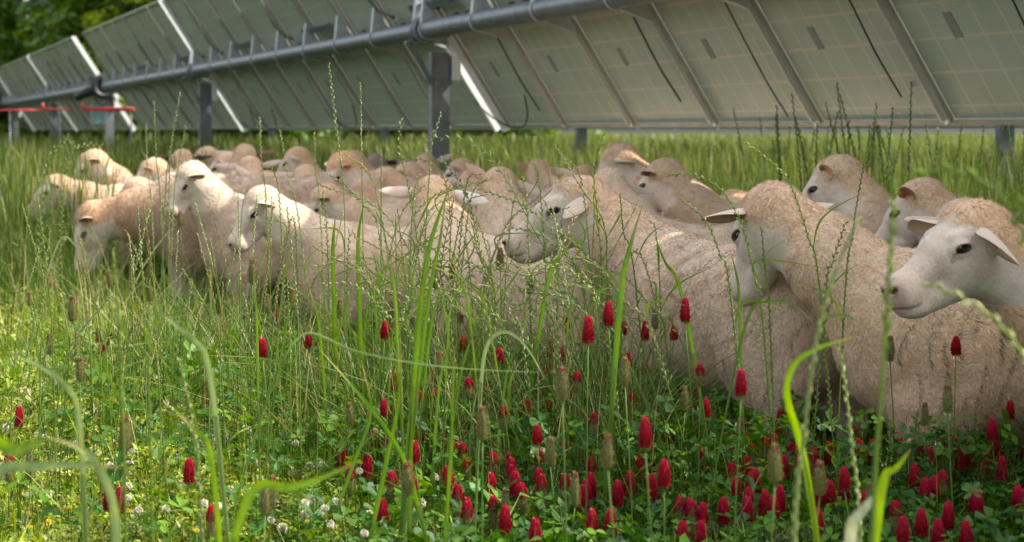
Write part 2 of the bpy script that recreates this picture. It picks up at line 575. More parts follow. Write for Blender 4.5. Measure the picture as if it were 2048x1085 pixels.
def build_tracker(a0, posts, gaps, a_end, off, label, drive=None, detail=True, rails_white=()):
    """a0..a_end along the row; posts: positions; gaps: (from, to) without modules; off: metres across"""
    base = P_POST + ROW_N * off
    anchor = base + ROW_D * posts[0]
    root = empty('solar_tracker', anchor)
    tag(root, label, 'solar tracker', 'rows of tilted solar panels on trackers')

    def W(a, q=0.0, z=0.0):
        return base + ROW_D * a + ROW_N * q + np.array([0, 0, z])

    def rel(mb, name, mat, smooth=True, parent=None):
        # world coordinates -> local to the root
        for i in range(len(mb.v)):
            mb.v[i] = mb.v[i] - anchor.astype(np.float32)
        return mb.build(name, mat, parent or root, smooth=smooth)
    # torque tube
    mb = MB()
    n = int((a_end - a0) / 1.2)
    tube(mb, [W(a, 0, TUBE_Z) for a in np.linspace(a0, a_end, n)], .0635, 20)
    rel(mb, 'torque_tube', M_GALV)
    # modules with the rail between each two
    a = a0
    count = 0
    white_done = set()
    sl_ang = Matrix.Translation(Vector((0, 0, 0)))
    top = NORM * .052
    while a + PITCH < a_end + .02:
        skip = False
        for g0, g1 in gaps:
            if a < g1 and a + PITCH > g0:
                a = g1
                skip = True
                break
        if skip:
            continue
        c = W(a + PITCH / 2, 0, TUBE_Z) + NORM * H_OFF
        m = empty('solar_module', (0, 0, 0))
        m.parent = root
        CHILD.setdefault(root.name, []).append(m)
        jit = Matrix.Rotation(random.uniform(-.004, .004), 4, 'X') @ Matrix.Rotation(random.uniform(-.003, .003), 4, 'Y')
        m.matrix_local = Matrix.Translation(Vector(c - anchor)) @ FM @ jit
        for nm, me in zip(('cell_sheet', 'front_glass', 'module_frame', 'junction_box', 'label_sticker'), MOD):
            if not detail and nm in ('label_sticker', 'junction_box'):
                continue
            link_mesh(nm, me, m)
        # rail under the joint at the far side of this module
        is_white = any(abs(a + PITCH - r) < PITCH * .5 for r in rails_white) or any(abs(a + PITCH - g[0]) < .4 for g in gaps)
        for jj, aj in enumerate((a, a + PITCH)):
            white = any(abs(aj - r) < .3 for r in rails_white)
            key = round(aj, 1)
            if key in white_done:
                continue
            white_done.add(key)
            rb = MB()
            cc = W(aj, 0, TUBE_Z) + NORM * (H_OFF - .042)
            if white:
                add_box(rb, cc, (.038, 2 * HL + .02, .045), BAS)
                rel(rb, 'sunlit_white_rail', M_WHITE, smooth=False)  # added bar: sun on the module frame edge painted as white
            else:
                ln = HL - .13
                add_box(rb, cc + SLOPE * (.10 + ln / 2) - ROW_D * .012, (.018, ln, .024), BAS)
                rel(rb, 'mounting_rail', M_ALU, smooth=False)
                rb = MB()
                add_box(rb, cc - SLOPE * .28, (.026, .36, .024), BAS)
                rel(rb, 'mounting_rail', M_FRAME, smooth=False)
            if detail:
                bk = MB()
                # folded triangular saddle bracket over the tube
                for s in (-1, 1):
                    b0 = W(aj, 0, TUBE_Z)
                    v = np.array([b0 + SLOPE * s * .03 - NORM * .04, b0 + SLOPE * s * .07 - NORM * .02,
                                  b0 + SLOPE * s * .22 + NORM * .10, b0 + SLOPE * s * .03 + NORM * .10])
                    t = ROW_D * .024
                    vv = np.concatenate([v - t, v + t])
                    f = [(0, 1, 2), (0, 2, 3), (4, 6, 5), (4, 7, 6)]
                    for i in range(4):
                        j = (i + 1) % 4
                        f += [(i, i + 4, j), (j, i + 4, j + 4)]
                    vv2 = vv[np.array(f).ravel()]
                    bk.add(vv2, np.arange(len(vv2)).reshape(-1, 3), (.4, .4, .4))
                # strap ring round the tube
                ang = np.linspace(0, 2 * np.pi, 18)
                ring = [W(aj, 0, TUBE_Z) + .068 * (math.cos(t) * ROW_N + math.sin(t) * np.array([0, 0, 1])) for t in ang]
                tube(bk, ring, .006, 5, caps=False)
                rel(bk, 'saddle_bracket', M_BRKT, smooth=False)
        a += PITCH
        count += 1
    # posts: a C section, with bearing housing
    for pa in posts:
        pb = MB()
        h = TUBE_Z - .15
        for q, sx, sy in ((0, .012, .13), (-.058, .07, .012), (.058, .07, .012)):
            add_box(pb, W(pa + (0 if q == 0 else .03), q + P_OFF, (h - .3) / 2), (sx, sy if q == 0 else sy, h + .3),
                    np.array([ROW_D, ROW_N, [0, 0, 1]]))
        rel(pb, 'post', M_POST, smooth=False)
        if detail:
            hb = MB()
            for s in (-1, 1):
                b0 = W(pa, 0, TUBE_Z)
                # slanted side plates from the post top to the tube
                p0 = b0 + ROW_N * (P_OFF + s * .066) + np.array([0, 0, -.36])
                p1 = b0 + ROW_N * (s * .10 + (.0 if s < 0 else P_OFF)) + np.array([0, 0, -.07])
                ax = unit(p1 - p0)
                sd = np.cross(ax, ROW_D)
                add_box(hb, (p0 + p1) / 2, (.07, .014, np.linalg.norm(p1 - p0) + .02), np.array([ROW_D, sd, ax]))
            add_box(hb, W(pa, 0, TUBE_Z - .085), (.08, .27, .012), np.array([ROW_D, ROW_N, [0, 0, 1]]))
            ang = np.linspace(0, 2 * np.pi, 25)
            for da in (-.03, .03):
                ring = [W(pa + da, 0, TUBE_Z) + .082 * (math.cos(t) * ROW_N + math.sin(t) * np.array([0, 0, 1])) for t in ang]
                tube(hb, ring, .016, 6, caps=False)
            rel(hb, 'bearing_housing', M_GALV, smooth=False)
            # folded white cap plate towards the low side
            cb = MB()
            c0 = W(pa - .07, P_OFF + .07, TUBE_Z - .10)
            add_box(cb, c0 + np.array([0, 0, -.02]), (.10, .16, .05), BAS)
            add_box(cb, c0 + np.array([0, 0, -.13]) + ROW_N * .02, (.012, .06, .22), np.array([ROW_D, ROW_N, [0, 0, 1]]))
            rel(cb, 'cap_plate', M_WHITE, smooth=False)
    if detail:
        # wiring trunk: grey channel above the tube on the high side and drooping black cables
        k = 0
        a = a0 + .6
        while a < a_end - 3:
            ch = MB()
            add_box(ch, W(a + PITCH / 2, 0, TUBE_Z) - SLOPE * .14 + NORM * .09, (PITCH * .86, .05, .03), BAS)
            rel(ch, 'cable_tray', M_GALV, smooth=False)
            a += PITCH * 3
        r2 = np.random.default_rng(3)
        # black module leads: run down along a rail, then swing to the next rail near the low edge
        k = 0
        while k < 44:
            a = math.floor(a0) + .08 + k * PITCH
            k += 1
            if a > a_end - 1.5 or r2.random() < .3:
                continue
            cb = MB()
            e = W(a + .03, 0, TUBE_Z) + NORM * (H_OFF - .04)
            s1 = r2.uniform(.48, .62)
            pts = [e + SLOPE * .12 - ROW_D * .015, e + SLOPE * .3 - NORM * .012 - ROW_D * .02, e + SLOPE * s1 - NORM * .02 - ROW_D * .02]
            if r2.random() < .5 and a > -2.5:
                pts += [e + SLOPE * (s1 + .12) - ROW_D * .06 - NORM * .03, e + SLOPE * .80 - ROW_D * .26 - NORM * .03,
                        e + SLOPE * .845 - ROW_D * .42 - NORM * .02, e + SLOPE * .83 - ROW_D * .62 - NORM * .02,
                        e + SLOPE * .74 - ROW_D * .80 - NORM * .02, e + SLOPE * .60 - ROW_D * .94 - NORM * .02]
            else:
                pts += [e + SLOPE * (s1 + .2) - ROW_D * .015 - NORM * .01]
            tube(cb, spline(pts, 30), .0055 if a > -3 else .0042, 6)
            rel(cb, 'cable', M_DARK)
            if r2.random() < .55:
                cb = MB()
                pts = [e - SLOPE * r2.uniform(.4, .8), e - SLOPE * .35 - NORM * .01, e - SLOPE * .2 - ROW_D * .12 - NORM * .03, e - SLOPE * .12 - ROW_D * .3 - NORM * .02]
                tube(cb, spline(pts, 20), .0055, 6)
                rel(cb, 'cable', M_DARK)
                cn = MB()
                tube(cn, [e - SLOPE * .12 - ROW_D * .3 - NORM * .02, e - SLOPE * .10 - ROW_D * .36 - NORM * .02], .012, 8)
                rel(cn, 'connector', M_DARK)
    if drive is not None:
        db = MB()
        add_box(db, W(drive, 0, TUBE_Z), (.30, .26, .28), np.array([ROW_D, ROW_N, [0, 0, 1]]))
        tube(db, [W(drive, -.12, TUBE_Z - .05), W(drive, -.42, TUBE_Z - .16)], .075, 14)
        ang = np.linspace(0, 2 * np.pi, 25)
        ring = [W(drive - .2, 0, TUBE_Z) + .15 * (math.cos(t) * ROW_N + math.sin(t) * np.array([0, 0, 1])) for t in ang]
        tube(db, ring, .05, 8, caps=False)
        rel(db, 'drive_gearbox', M_DARK, smooth=False)
        wb = MB()
        add_box(wb, W(drive + .1, -.05, TUBE_Z - .42), (.22, .20, .3), np.array([ROW_D, ROW_N, [0, 0, 1]]))
        rel(wb, 'control_box', principled('control_box', (.12, .2, .2), rough=.5), smooth=False)
    return root


BAY = 8.16
build_tracker(-BAY * 2 + .08, [0, BAY, -BAY, -BAY * 2, 15.72],
              [(-BAY - .08, -BAY + .08), (-.08, .08), (BAY - .08, BAY + .08)], 15.25, 0.0,
              'long near row of tilted grey-backed solar panels on a round steel tube behind the sheep',
              drive=15.72, rails_white=[-BAY + .08, .08, BAY + .08])
build_tracker(16.2, [23.3, 31.5, 39.6, 47.8], [(23.2, 23.36), (31.36, 31.52), (39.52, 39.68), (47.7, 47.84)], 64, 0.0,
              'far row of tilted solar panels beyond the gap at left, in front of dark trees',
              detail=True, rails_white=[16.2, 23.36, 31.52])
build_tracker(-BAY * 3 - .1, [-.1 + BAY * k for k in range(-2, 6)], [], 46, 4.6,
              'second solar panel row behind the near one, only steel posts showing under the panel edge',
              detail=False)


# ------------------------------------------------------------------ red barrier rails far left under the panels
def red_rail():
    root = empty('barrier_rail', PX(120, 300, 19) * [1, 1, 0])
    tag(root, 'red metal barrier rails with two short uprights, far left under the panels', 'barrier')
    a = np.array(root.location)

    def add(name, p, q, r):
        mb = MB(); tube(mb, [np.array(p) - a, np.array(q) - a], r, 8)
        mb.build(name, M_RED, root)
    Y = 19
    for y0, x0, x1 in ((215, 170, 268), (219, 166, 270), (217, 85, 140), (219, -20, 84)):
        add('rail', PX(x0, y0 + 2, Y), PX(x1, y0 + 2, Y), .011)
    for x in (88, 168):
        p = PX(x, 222, Y); q = PX(x - 3, 206, Y)
        add('upright', p, q, .012)
    for x in (20, 120, 262):
        p = PX(x, 221, Y); q = p.copy(); q[2] = 0
        mb = MB(); tube(mb, [p - a, q - a], .010, 8)
        mb.build('post', M_POST, root)


red_rail()

# ================================================================== SHEEP
def d_cone(p, a, b, r1, r2):
    a = np.asarray(a, np.float32); b = np.asarray(b, np.float32)
    ba = b - a
    pa = p - a
    h = np.clip((pa @ ba) / float(ba @ ba), 0, 1)
    q = pa - h[..., None] * ba
    return np.sqrt((q * q).sum(-1)) - (r1 + (r2 - r1) * h)


def d_ell(p, c, r, rot=None):
    q = p - np.asarray(c, np.float32)
    if rot is not None:
        q = q @ np.asarray(rot, np.float32)
    r = np.asarray(r, np.float32)
    k0 = np.sqrt(((q / r) ** 2).sum(-1))
    k1 = np.sqrt(((q / (r * r)) ** 2).sum(-1)) + 1e-9
    return k0 * (k0 - 1) / k1


def smin(a, b, k):
    h = np.clip(.5 + .5 * (b - a) / k, 0, 1)
    return b + (a - b) * h - k * h * (1 - h)


def smax(a, b, k):
    return -smin(-a, -b, k)


def rz(a):
    c, s = math.cos(a), math.sin(a)
    return np.array([[c, -s, 0], [s, c, 0], [0, 0, 1.0]])


def ry(a):      # positive = nose down
    c, s = math.cos(a), math.sin(a)
    return np.array([[c, 0, s], [0, 1, 0], [-s, 0, c]])


def rx(a):
    c, s = math.cos(a), math.sin(a)
    return np.array([[1, 0, 0], [0, c, -s], [0, s, c]])


def head_sdf(q):
    """q in head frame: x to the nose, z up, origin at the poll"""
    d = d_ell(q, (.035, 0, -.052), (.066, .056, .054))
    d = smin(d, d_cone(q, (.05, 0, -.055), (.12, 0, -.080), .046, .038), .02)
    d = smin(d, d_cone(q, (.10, 0, -.074), (.205, 0, -.122), .037, .027), .02)
    qa = q.copy(); qa[..., 1] = np.abs(qa[..., 1])
    d = smin(d, d_ell(q, (.214, 0, -.137), (.036, .037, .039)), .018)
    d = smin(d, d_cone(q, (.02, 0, -.120), (.180, 0, -.163), .050, .026), .025)
    d = smin(d, d_ell(q, (.196, 0, -.170), (.032, .028, .017)), .012)
    d = smin(d, d_ell(qa, (.062, .026, -.100), (.070, .036, .056)), .02)
    d = smin(d, d_ell(qa, (.085, .040, -.048), (.030, .014, .013)), .014)
    # nostril wings
    d = smin(d, d_ell(qa, (.240, .015, -.122), (.013, .010, .012)), .008)
    # lids round the eyeball, then the almond opening
    e = (.101, .0455, -.068)
    d = smin(d, d_ell(qa, e, (.025, .0175, .020)), .007)
    d = smax(d, -d_ell(qa, (.101, .060, -.069), (.0175, .016, .0085)), .002)
    # tear groove
    d = smax(d, -d_cone(qa, (.115, .054, -.075), (.130, .048, -.088), .003, .002), .004)
    # nostril slits
    d = smax(d, -d_cone(qa, (.252, .011, -.128), (.242, .024, -.118), .005, .0035), .003)
    # mouth line
    d = smax(d, -d_cone(qa, (.248, .0, -.160), (.225, .032, -.161), .0028, .0028), .003)
    d = smax(d, -d_cone(qa, (.225, .032, -.161), (.188, .038, -.157), .0030, .0015), .003)
    return d


def surface_nets(f, xs, ys, zs):
    s = f < 0
    c = [s[i:i + s.shape[0] - 1 + 0, j:j + s.shape[1] - 1, k:k + s.shape[2] - 1]
         for i in (0, 1) for j in (0, 1) for k in (0, 1)]
    cnt = sum(x.astype(np.int8) for x in c)
    act = (cnt > 0) & (cnt < 8)
    I, J, K = np.nonzero(act)
    idx = np.full(act.shape, -1, np.int64)
    idx[I, J, K] = np.arange(len(I))
    pos = np.zeros((len(I), 3)); num = np.zeros(len(I))
    corners = [(i, j, k) for i in (0, 1) for j in (0, 1) for k in (0, 1)]
    ax = (xs, ys, zs)
    for a in range(3):
        for c0 in corners:
            if c0[a]:
                continue
            c1 = list(c0); c1[a] = 1
            f0 = f[I + c0[0], J + c0[1], K + c0[2]]
            f1 = f[I + c1[0], J + c1[1], K + c1[2]]
            m = (f0 < 0) != (f1 < 0)
            t = np.where(m, f0 / np.where(m, f0 - f1, 1), 0)
            p = np.stack([xs[I + c0[0]], ys[J + c0[1]], zs[K + c0[2]]], 1)
            ijk = (I, J, K)[a]
            p[:, a] = ax[a][ijk] + t * (ax[a][ijk + 1] - ax[a][ijk])
            pos += p * m[:, None]; num += m
    pos /= num[:, None]
    faces = []
    for a in range(3):
        b, cc = (a + 1) % 3, (a + 2) % 3
        sl0 = [slice(None)] * 3; sl1 = [slice(None)] * 3
        sl0[a] = slice(0, -1); sl1[a] = slice(1, None)
        s0, s1 = s[tuple(sl0)], s[tuple(sl1)]
        ch = s0 != s1
        E = list(np.nonzero(ch))
        ok = (E[b] > 0) & (E[cc] > 0) & (E[b] < idx.shape[b]) & (E[cc] < idx.shape[cc]) & (E[a] < idx.shape[a])
        E = [e[ok] for e in E]
        flip = s0[tuple(E)]

        def at(db, dc):
            q = [None] * 3
            q[a] = E[a]; q[b] = E[b] - db; q[cc] = E[cc] - dc
            return idx[tuple(q)]
        v0, v1, v2, v3 = at(0, 0), at(1, 0), at(1, 1), at(0, 1)
        q = np.stack([v0, v1, v2, v3], 1)
        q[~flip] = q[~flip][:, ::-1]
        faces.append(q)
    q = np.concatenate(faces)
    q = q[(q >= 0).all(1)]
    tri = np.concatenate([q[:, [0, 1, 2]], q[:, [0, 2, 3]]])
    return pos, tri


def ear_mesh(s, base, d, nrm, L=.115, Wd=.031, droop=.02, cup=.35, outer=(.70, .62, .55), inner=(.62, .36, .26)):
    """leaf shaped cupped ear; d = direction, nrm = the way the opening faces"""
    d = unit(d); nrm = unit(np.asarray(nrm) - np.dot(nrm, d) * d); sd = np.cross(d, nrm)
    S, T = 15, 9
    out = []
    for layer in (0, 1):
        for i in range(S):
            u = i / (S - 1)
            w = Wd * (math.sin(math.pi * min(1, (u * .85 + .13))) ** .8) * (1 - .12 * u)
            if u > .9: w *= max(.15, 1 - ((u - .9) / .1) ** 2 * .85)
            roll = (1.0 - u) ** 1.5
            for j in range(T):
                t = -1 + 2 * j / (T - 1)
                ang = t * (cup * 1.6 + roll * 1.35)
                rr = w / max(.35, (cup * 1.6 + roll * 1.35))
                y = rr * math.sin(ang); z = rr * (1 - math.cos(ang))
                p = base + d * (L * u) + sd * y + nrm * z - np.array([0, 0, 1]) * droop * u * u * 1.0
                if layer:
                    p = p + nrm * .0035 * (1 - t * t * .8)
                out.append(p)
    v = np.array(out) * s
    n = S * T
    f = []
    for i in range(S - 1):
        for j in range(T - 1):
            a = i * T + j
            f += [(a, a + T, a + T + 1), (a, a + T + 1, a + 1)]
            f += [(n + a, n + a + T + 1, n + a + T), (n + a, n + a + 1, n + a + T + 1)]
    for i in range(S - 1):
        for j, w in ((0, 0), (T - 1, 1)):
            a = i * T + j
            q = [(a, n + a, n + a + T), (a, n + a + T, a + T)]
            f += [t[::-1] for t in q] if w else q
    for j in range(T - 1):
        a = (S - 1) * T + j
        f += [(a, n + a, n + a + 1), (a, n + a + 1, a + 1)]
    c = np.zeros((2 * n, 3)); c[:n] = outer; c[n:] = inner
    for i in range(S):          # shade painted into the depth of the ear cup
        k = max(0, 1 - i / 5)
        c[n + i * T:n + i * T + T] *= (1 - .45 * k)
    # pale rim
    for i in range(S):
        for j in (0, T - 1):
            c[n + i * T + j] = outer
    mb = MB(); mb.add(v, f, c)
    return mb


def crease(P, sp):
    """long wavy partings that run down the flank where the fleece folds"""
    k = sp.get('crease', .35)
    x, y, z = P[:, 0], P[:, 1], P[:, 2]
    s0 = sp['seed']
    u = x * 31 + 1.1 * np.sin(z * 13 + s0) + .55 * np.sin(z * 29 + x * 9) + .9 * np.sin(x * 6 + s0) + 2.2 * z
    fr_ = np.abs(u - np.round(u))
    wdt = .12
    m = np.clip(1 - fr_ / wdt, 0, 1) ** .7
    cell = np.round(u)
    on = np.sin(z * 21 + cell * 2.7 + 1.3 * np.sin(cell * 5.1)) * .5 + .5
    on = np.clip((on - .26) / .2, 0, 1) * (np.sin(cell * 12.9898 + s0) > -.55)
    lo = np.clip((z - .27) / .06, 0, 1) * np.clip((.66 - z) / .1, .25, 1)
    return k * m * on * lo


def make_sheep(sp):
    s = sp.get('s', 1.05)
    head_az = R(sp['face']); hd = R(sp['head'])
    yaw = (head_az - hd + math.pi) % (2 * math.pi) - math.pi
    pit = R(sp.get('pitch', 20)); rol = R(sp.get('roll', 0))
    hs = sp.get('hs', 1.02)
    fine = sp.get('fine', .008); coarse = sp.get('coarse', .015)
    Hm = rz(yaw) @ ry(pit) @ rx(rol)
    poll_w = PX(sp['px'], sp['py'], sp['Y'] * 1.04)
    zt = poll_w[2] / s
    B0 = np.array([.29, 0, .545])
    Ln = sp.get('neck', .33)
    nyaw = yaw * sp.get('nyaw', .5)
    best = None
    for e in np.radians(np.arange(-50, 84, 1.0)):
        J = B0 + rz(nyaw) @ (np.array([math.cos(e), 0, math.sin(e)]) * Ln)
        O = J - Hm @ np.array([.0, 0, -.072]) * hs
        if best is None or abs(O[2] - zt) < best[0]:
            best = (abs(O[2] - zt), J, O, e)
    _, J, O, e = best
    Mid = (B0 + J) / 2 + np.array([0, 0, -.02 * math.cos(e)])
    r = np.random.default_rng(sp['seed'])
    fat = sp.get('fat', 1.0)

    def sdf(p):
        sh = p.shape[:-1]
        p = p.reshape(-1, 3)
        pa = p.copy(); pa[:, 1] = np.abs(pa[:, 1])
        d = d_ell(p, (-.04, 0, .475), (.39, .165 * fat, .200))
        d = smin(d, d_ell(p, (.25, 0, .485), (.17, .135, .19)), .07)
        d = smin(d, d_ell(p, (-.30, 0, .50), (.17, .140, .170)), .07)
        d = smin(d, d_ell(pa, (.20, .09, .43), (.12, .07, .16)), .05)
        d = smin(d, d_ell(pa, (-.31, .090, .42), (.12, .07, .17)), .05)
        d = smin(d, d_ell(p, (.18, 0, .60), (.14, .06, .08)), .06)
        # neck
        d = smin(d, d_cone(p, B0 + [-.02, 0, -.02], Mid, .145, .104), .08)
        d = smin(d, d_cone(p, Mid, J - np.array([0, 0, .012]), .100, .068), .05)
        # legs
        for a, b, r1, r2, k in (((.25, .105, .36), (.26, .105, .22), .062, .032, .04), ((.26, .105, .22), (.255, .105, .07), .031, .022, .01),
                                ((.255, .105, .07), (.275, .105, .03), .024, .030, .01),
                                ((-.26, .11, .40), (-.36, .11, .25), .085, .040, .05), ((-.36, .11, .25), (-.34, .11, .08), .034, .024, .015),
                                ((-.34, .11, .08), (-.32, .11, .03), .025, .031, .01)):
            d = smin(d, d_cone(pa, a, b, r1, r2), k)
        d = smin(d, d_cone(p, (-.44, 0, .56), (-.49, 0, .42), .035, .022), .03)
        # slack fleece: low lumps
        q = p + np.float32(sp['seed'])
        w = (np.sin(q[:, 0] * 17 + 2 * np.sin(q[:, 2] * 9)) * np.sin(q[:, 2] * 13 + q[:, 1] * 11)
             + .6 * np.sin(q[:, 0] * 41 + 3 * np.sin(q[:, 2] * 14)) * np.cos(q[:, 2] * 17 + 2 * np.sin(q[:, 0] * 12)))
        d = d + .0035 * w.astype(np.float32) * np.clip((p[:, 2] - .25) * 6, 0, 1)
        hq = (p - O.astype(np.float32)) @ Hm.astype(np.float32) / np.float32(hs)
        dh = np.full(len(p), 9.0, np.float32)
        m = ((hq ** 2).sum(1) < .33 ** 2)
        dh[m] = head_sdf(hq[m]) * hs
        k = .045
        # blend head and neck except in the face
        face = np.clip((hq[:, 0] - .06) * 20, 0, 1)
        d = np.where(m, smin(d, dh, (k * (1 - face) + .006)), d)
        return d.reshape(sh)
    # graded grid
    hc = np.array([O + Hm @ np.array(q) * hs for q in ((-.03, -.06, .02), (-.03, .06, .02), (.26, .04, -.11), (.26, -.04, -.11),
                                                  (.2, .03, -.18), (.2, -.03, -.18), (.02, .05, -.16), (.02, -.05, -.16))])
    lo, hi = hc.min(0) - .01, hc.max(0) + .01
    glo = np.minimum(lo, [-.62, -.23, -.01]) - .02
    ghi = np.maximum(hi, [.46, .23, .70]) + .02

    def axis(g0, l, h, g1):
        a = np.arange(g0, l, coarse); b = np.arange(l, h, fine); c = np.arange(h, g1 + coarse, coarse)
        return np.concatenate([a[a < l - coarse * .3], b, c[c > b[-1] + coarse * .3]]).astype(np.float32)
    xs, ys, zs = (axis(glo[i], lo[i], hi[i], ghi[i]) for i in range(3))
    f = np.empty((len(xs), len(ys), len(zs)), np.float32)
    for i0 in range(0, len(xs), 24):
        X, Yy, Z = np.meshgrid(xs[i0:i0 + 24], ys, zs, indexing='ij')
        f[i0:i0 + 24] = sdf(np.stack([X, Yy, Z], -1))
    v, tri = surface_nets(f, xs.astype(float), ys.astype(float), zs.astype(float))
    # pull onto the surface, gradient = normal
    vf = v.astype(np.float32)
    h = .0012
    for it in range(2):
        d0 = sdf(vf)
        g = np.stack([sdf(vf + np.eye(3, dtype=np.float32)[i] * h) - d0 for i in range(3)], 1) / h
        n = g / (np.linalg.norm(g, axis=1)[:, None] + 1e-6)
        vf = vf - n * np.clip(d0, -.003, .003)[:, None]
    v = vf.astype(float)
    hq = (v - O) @ Hm / hs
    # colours
    body = np.array(sp.get('body', (.71, .535, .385)))
    facec = np.array(sp.get('facec', (.64, .52, .41))) * r.uniform(.90, 1.04)
    pollc = np.array(sp.get('pollc', (.56, .345, .19)))
    body = body * r.uniform(.86, 1.06) * np.array([1, r.uniform(.97, 1.03), r.uniform(.92, 1.06)])
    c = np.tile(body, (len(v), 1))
    # back lighter towards the top, belly and legs paler
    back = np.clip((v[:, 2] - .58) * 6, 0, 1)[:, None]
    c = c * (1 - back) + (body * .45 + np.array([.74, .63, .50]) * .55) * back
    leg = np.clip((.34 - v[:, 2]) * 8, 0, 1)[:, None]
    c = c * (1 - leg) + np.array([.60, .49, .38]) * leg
    hoof = (v[:, 2] < .045)
    c[hoof] = (.07, .06, .05)
    # neck and poll more orange
    dn = np.linalg.norm(v - (O + Hm @ np.array([-.03, 0, -.08])), axis=1)
    nk = np.clip(1.25 - dn / .26, 0, 1)[:, None] * sp.get('orange', .7) * .9
    c = c * (1 - nk) + pollc * 1.12 * nk
    # face
    wob = .006 * np.sin(hq[:, 1] * 160) + .005 * np.sin(hq[:, 2] * 130 + 1)
    inhead = (np.abs(hq[:, 1]) < .095) & (hq[:, 2] > -.20) & (hq[:, 2] < .03) & (hq[:, 0] < .3)
    edge = hq[:, 0] - (.035 + .85 * np.clip(hq[:, 2] + .055, -.08, .06)) + wob
    fm = (np.clip(edge / .032, 0, 1) * inhead)[:, None]
    # uneven face: warm stains, pinker round eyes and muzzle
    pat = (np.sin(hq[:, 0] * 75 + sp['seed'] + 2 * np.sin(hq[:, 2] * 60)) * np.sin(hq[:, 2] * 85 + hq[:, 1] * 50)
           + .6 * np.sin(hq[:, 0] * 190 + 3 * np.sin(hq[:, 2] * 120)) * np.sin(hq[:, 2] * 210 + 1.3))[:, None]
    fcol = facec * (1 + .07 * pat * np.array([.8, 1.05, 1.35]))
    warm = np.clip((hq[:, 0] - .13) / .09, 0, 1)[:, None] * .45
    fcol = fcol * (1 - warm) + np.array([.56, .40, .31]) * warm
    c = c * (1 - fm) + fcol * fm
    nose = (np.clip((hq[:, 0] - .222 - .35 * np.clip(-.118 - hq[:, 2], -.05, .0) * -1) / .015, 0, 1) * inhead)[:, None]
    c = c * (1 - .75 * nose) + np.array(sp.get('nose', (.36, .22, .18))) * .75 * nose
    ya = np.abs(hq[:, 1])
    ha = hq.copy(); ha[:, 1] = ya
    nos = np.linalg.norm((ha - [.248, .018, -.123]) / [.009, .011, .0065], axis=1) < 1.0
    c[nos] = (.06, .028, .022)
    mo = (np.abs(ha[:, 2] - (-.161 + np.clip(.225 - ha[:, 0], 0, .05) * .17)) < .0028) & (ha[:, 0] > .196) & inhead
    c[mo] *= .5
    eyr = np.linalg.norm((ha - [.101, .052, -.068]) / [.0195, .018, .0105], axis=1)
    er = np.clip((1.12 - eyr) / .2, 0, 1)[:, None] * sp.get('eyering', .9)
    c = c * (1 - er) + np.array([.045, .03, .025]) * er
    tg = np.linalg.norm((ha - [.124, .049, -.082]) @ np.array([[.77, 0, -.64], [0, 1, 0], [.64, 0, .77]]).T / [.004, .02, .013], axis=1) < 1
    # tear line runs down and forward
    q1 = ha - [.112, .05, -.073]
    along = q1 @ unit([.62, 0, -.78]); perp = np.abs(q1 @ unit([.78, 0, .62]))
    tl = (along > 0) & (along < .024) & (perp < .0045) & inhead
    c[tl] *= .62
    if sp.get('dark_face'):
        c = c * (1 - fm * .96) + np.array(sp['dark_face']) * fm * .96
    c *= (1 + .06 * r.standard_normal(len(v)))[:, None]
    c *= (1 - .4 * crease(v, sp) * np.clip(1 - fm[:, 0], 0, 1))[:, None]  # fold shade painted into the flank colour
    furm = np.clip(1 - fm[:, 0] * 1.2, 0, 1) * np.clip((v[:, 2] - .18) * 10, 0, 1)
    # object placement
    Rw = rz(hd)
    org = poll_w - Rw @ (O * s)
    org[2] = 0.0
    root = empty('sheep', org, hd)
    tag(root, sp['label'], 'sheep', 'flock of tan and white hair sheep in the meadow')
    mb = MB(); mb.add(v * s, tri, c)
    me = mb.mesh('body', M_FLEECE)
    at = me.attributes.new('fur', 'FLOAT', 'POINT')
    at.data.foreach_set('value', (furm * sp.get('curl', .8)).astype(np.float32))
    link_mesh('body', me, root)
    # eyes
    for sd in (1, -1):
        E = O + Hm @ np.array([.101, sd * .0405, -.068]) * hs
        em = MB()
        u = np.linspace(0, math.pi, 11); w = np.linspace(0, 2 * math.pi, 16, endpoint=False)
        vv = [(math.sin(a) * math.cos(b), math.sin(a) * math.sin(b), math.cos(a)) for a in u for b in w]
        ff = []
        for i in range(10):
            for k in range(16):
                p, q = i * 16 + k, i * 16 + (k + 1) % 16
                ff += [(p, p + 16, q + 16), (p, q + 16, q)]
        em.add((np.array(vv) * .0160 * hs + E) * s, ff, (.02, .015, .01))
        em.build('eye', M_EYE, root)
    # ears
    for sd, key in ((1, 'earL'), (-1, 'earR')):
        ep = sp.get(key, {})
        dd = np.array(ep.get('d', (-.15, 1.0, .02))) * [1, sd, 1]
        nn = np.array(ep.get('n', (.75, .1, -.55))) * [1, sd, 1]
        b = O + Hm @ (np.array(ep.get('b', (.034, .050, -.040))) * [1, sd, 1]) * hs
        m = ear_mesh(s, b, Hm @ unit(dd), Hm @ unit(nn), L=ep.get('L', .15), Wd=ep.get('W', .038), droop=ep.get('droop', .012),
                     outer=ep.get('out', tuple(facec * .98) if sp['name'] in 'ABCEFWX' else (.56, .43, .34)), inner=ep.get('in', (.58, .34, .24)), cup=ep.get('cup', .3))
        m.build('ear', M_FLEECE, root)
        if ep.get('tagged'):
            tb = MB()
            tp = (b + Hm @ unit(dd) * .06) * s
            add_box(tb, tp + np.array([0, 0, -.008]), (.018, .006, .022), col=(.02, .02, .02))
            tb.build('ear_tag', M_DARK, root)
    # fleece hair: short tapered tufts
    nh = sp.get('hair', 9000)
    fa = np.linalg.norm(np.cross(v[tri[:, 1]] - v[tri[:, 0]], v[tri[:, 2]] - v[tri[:, 0]]), axis=1)
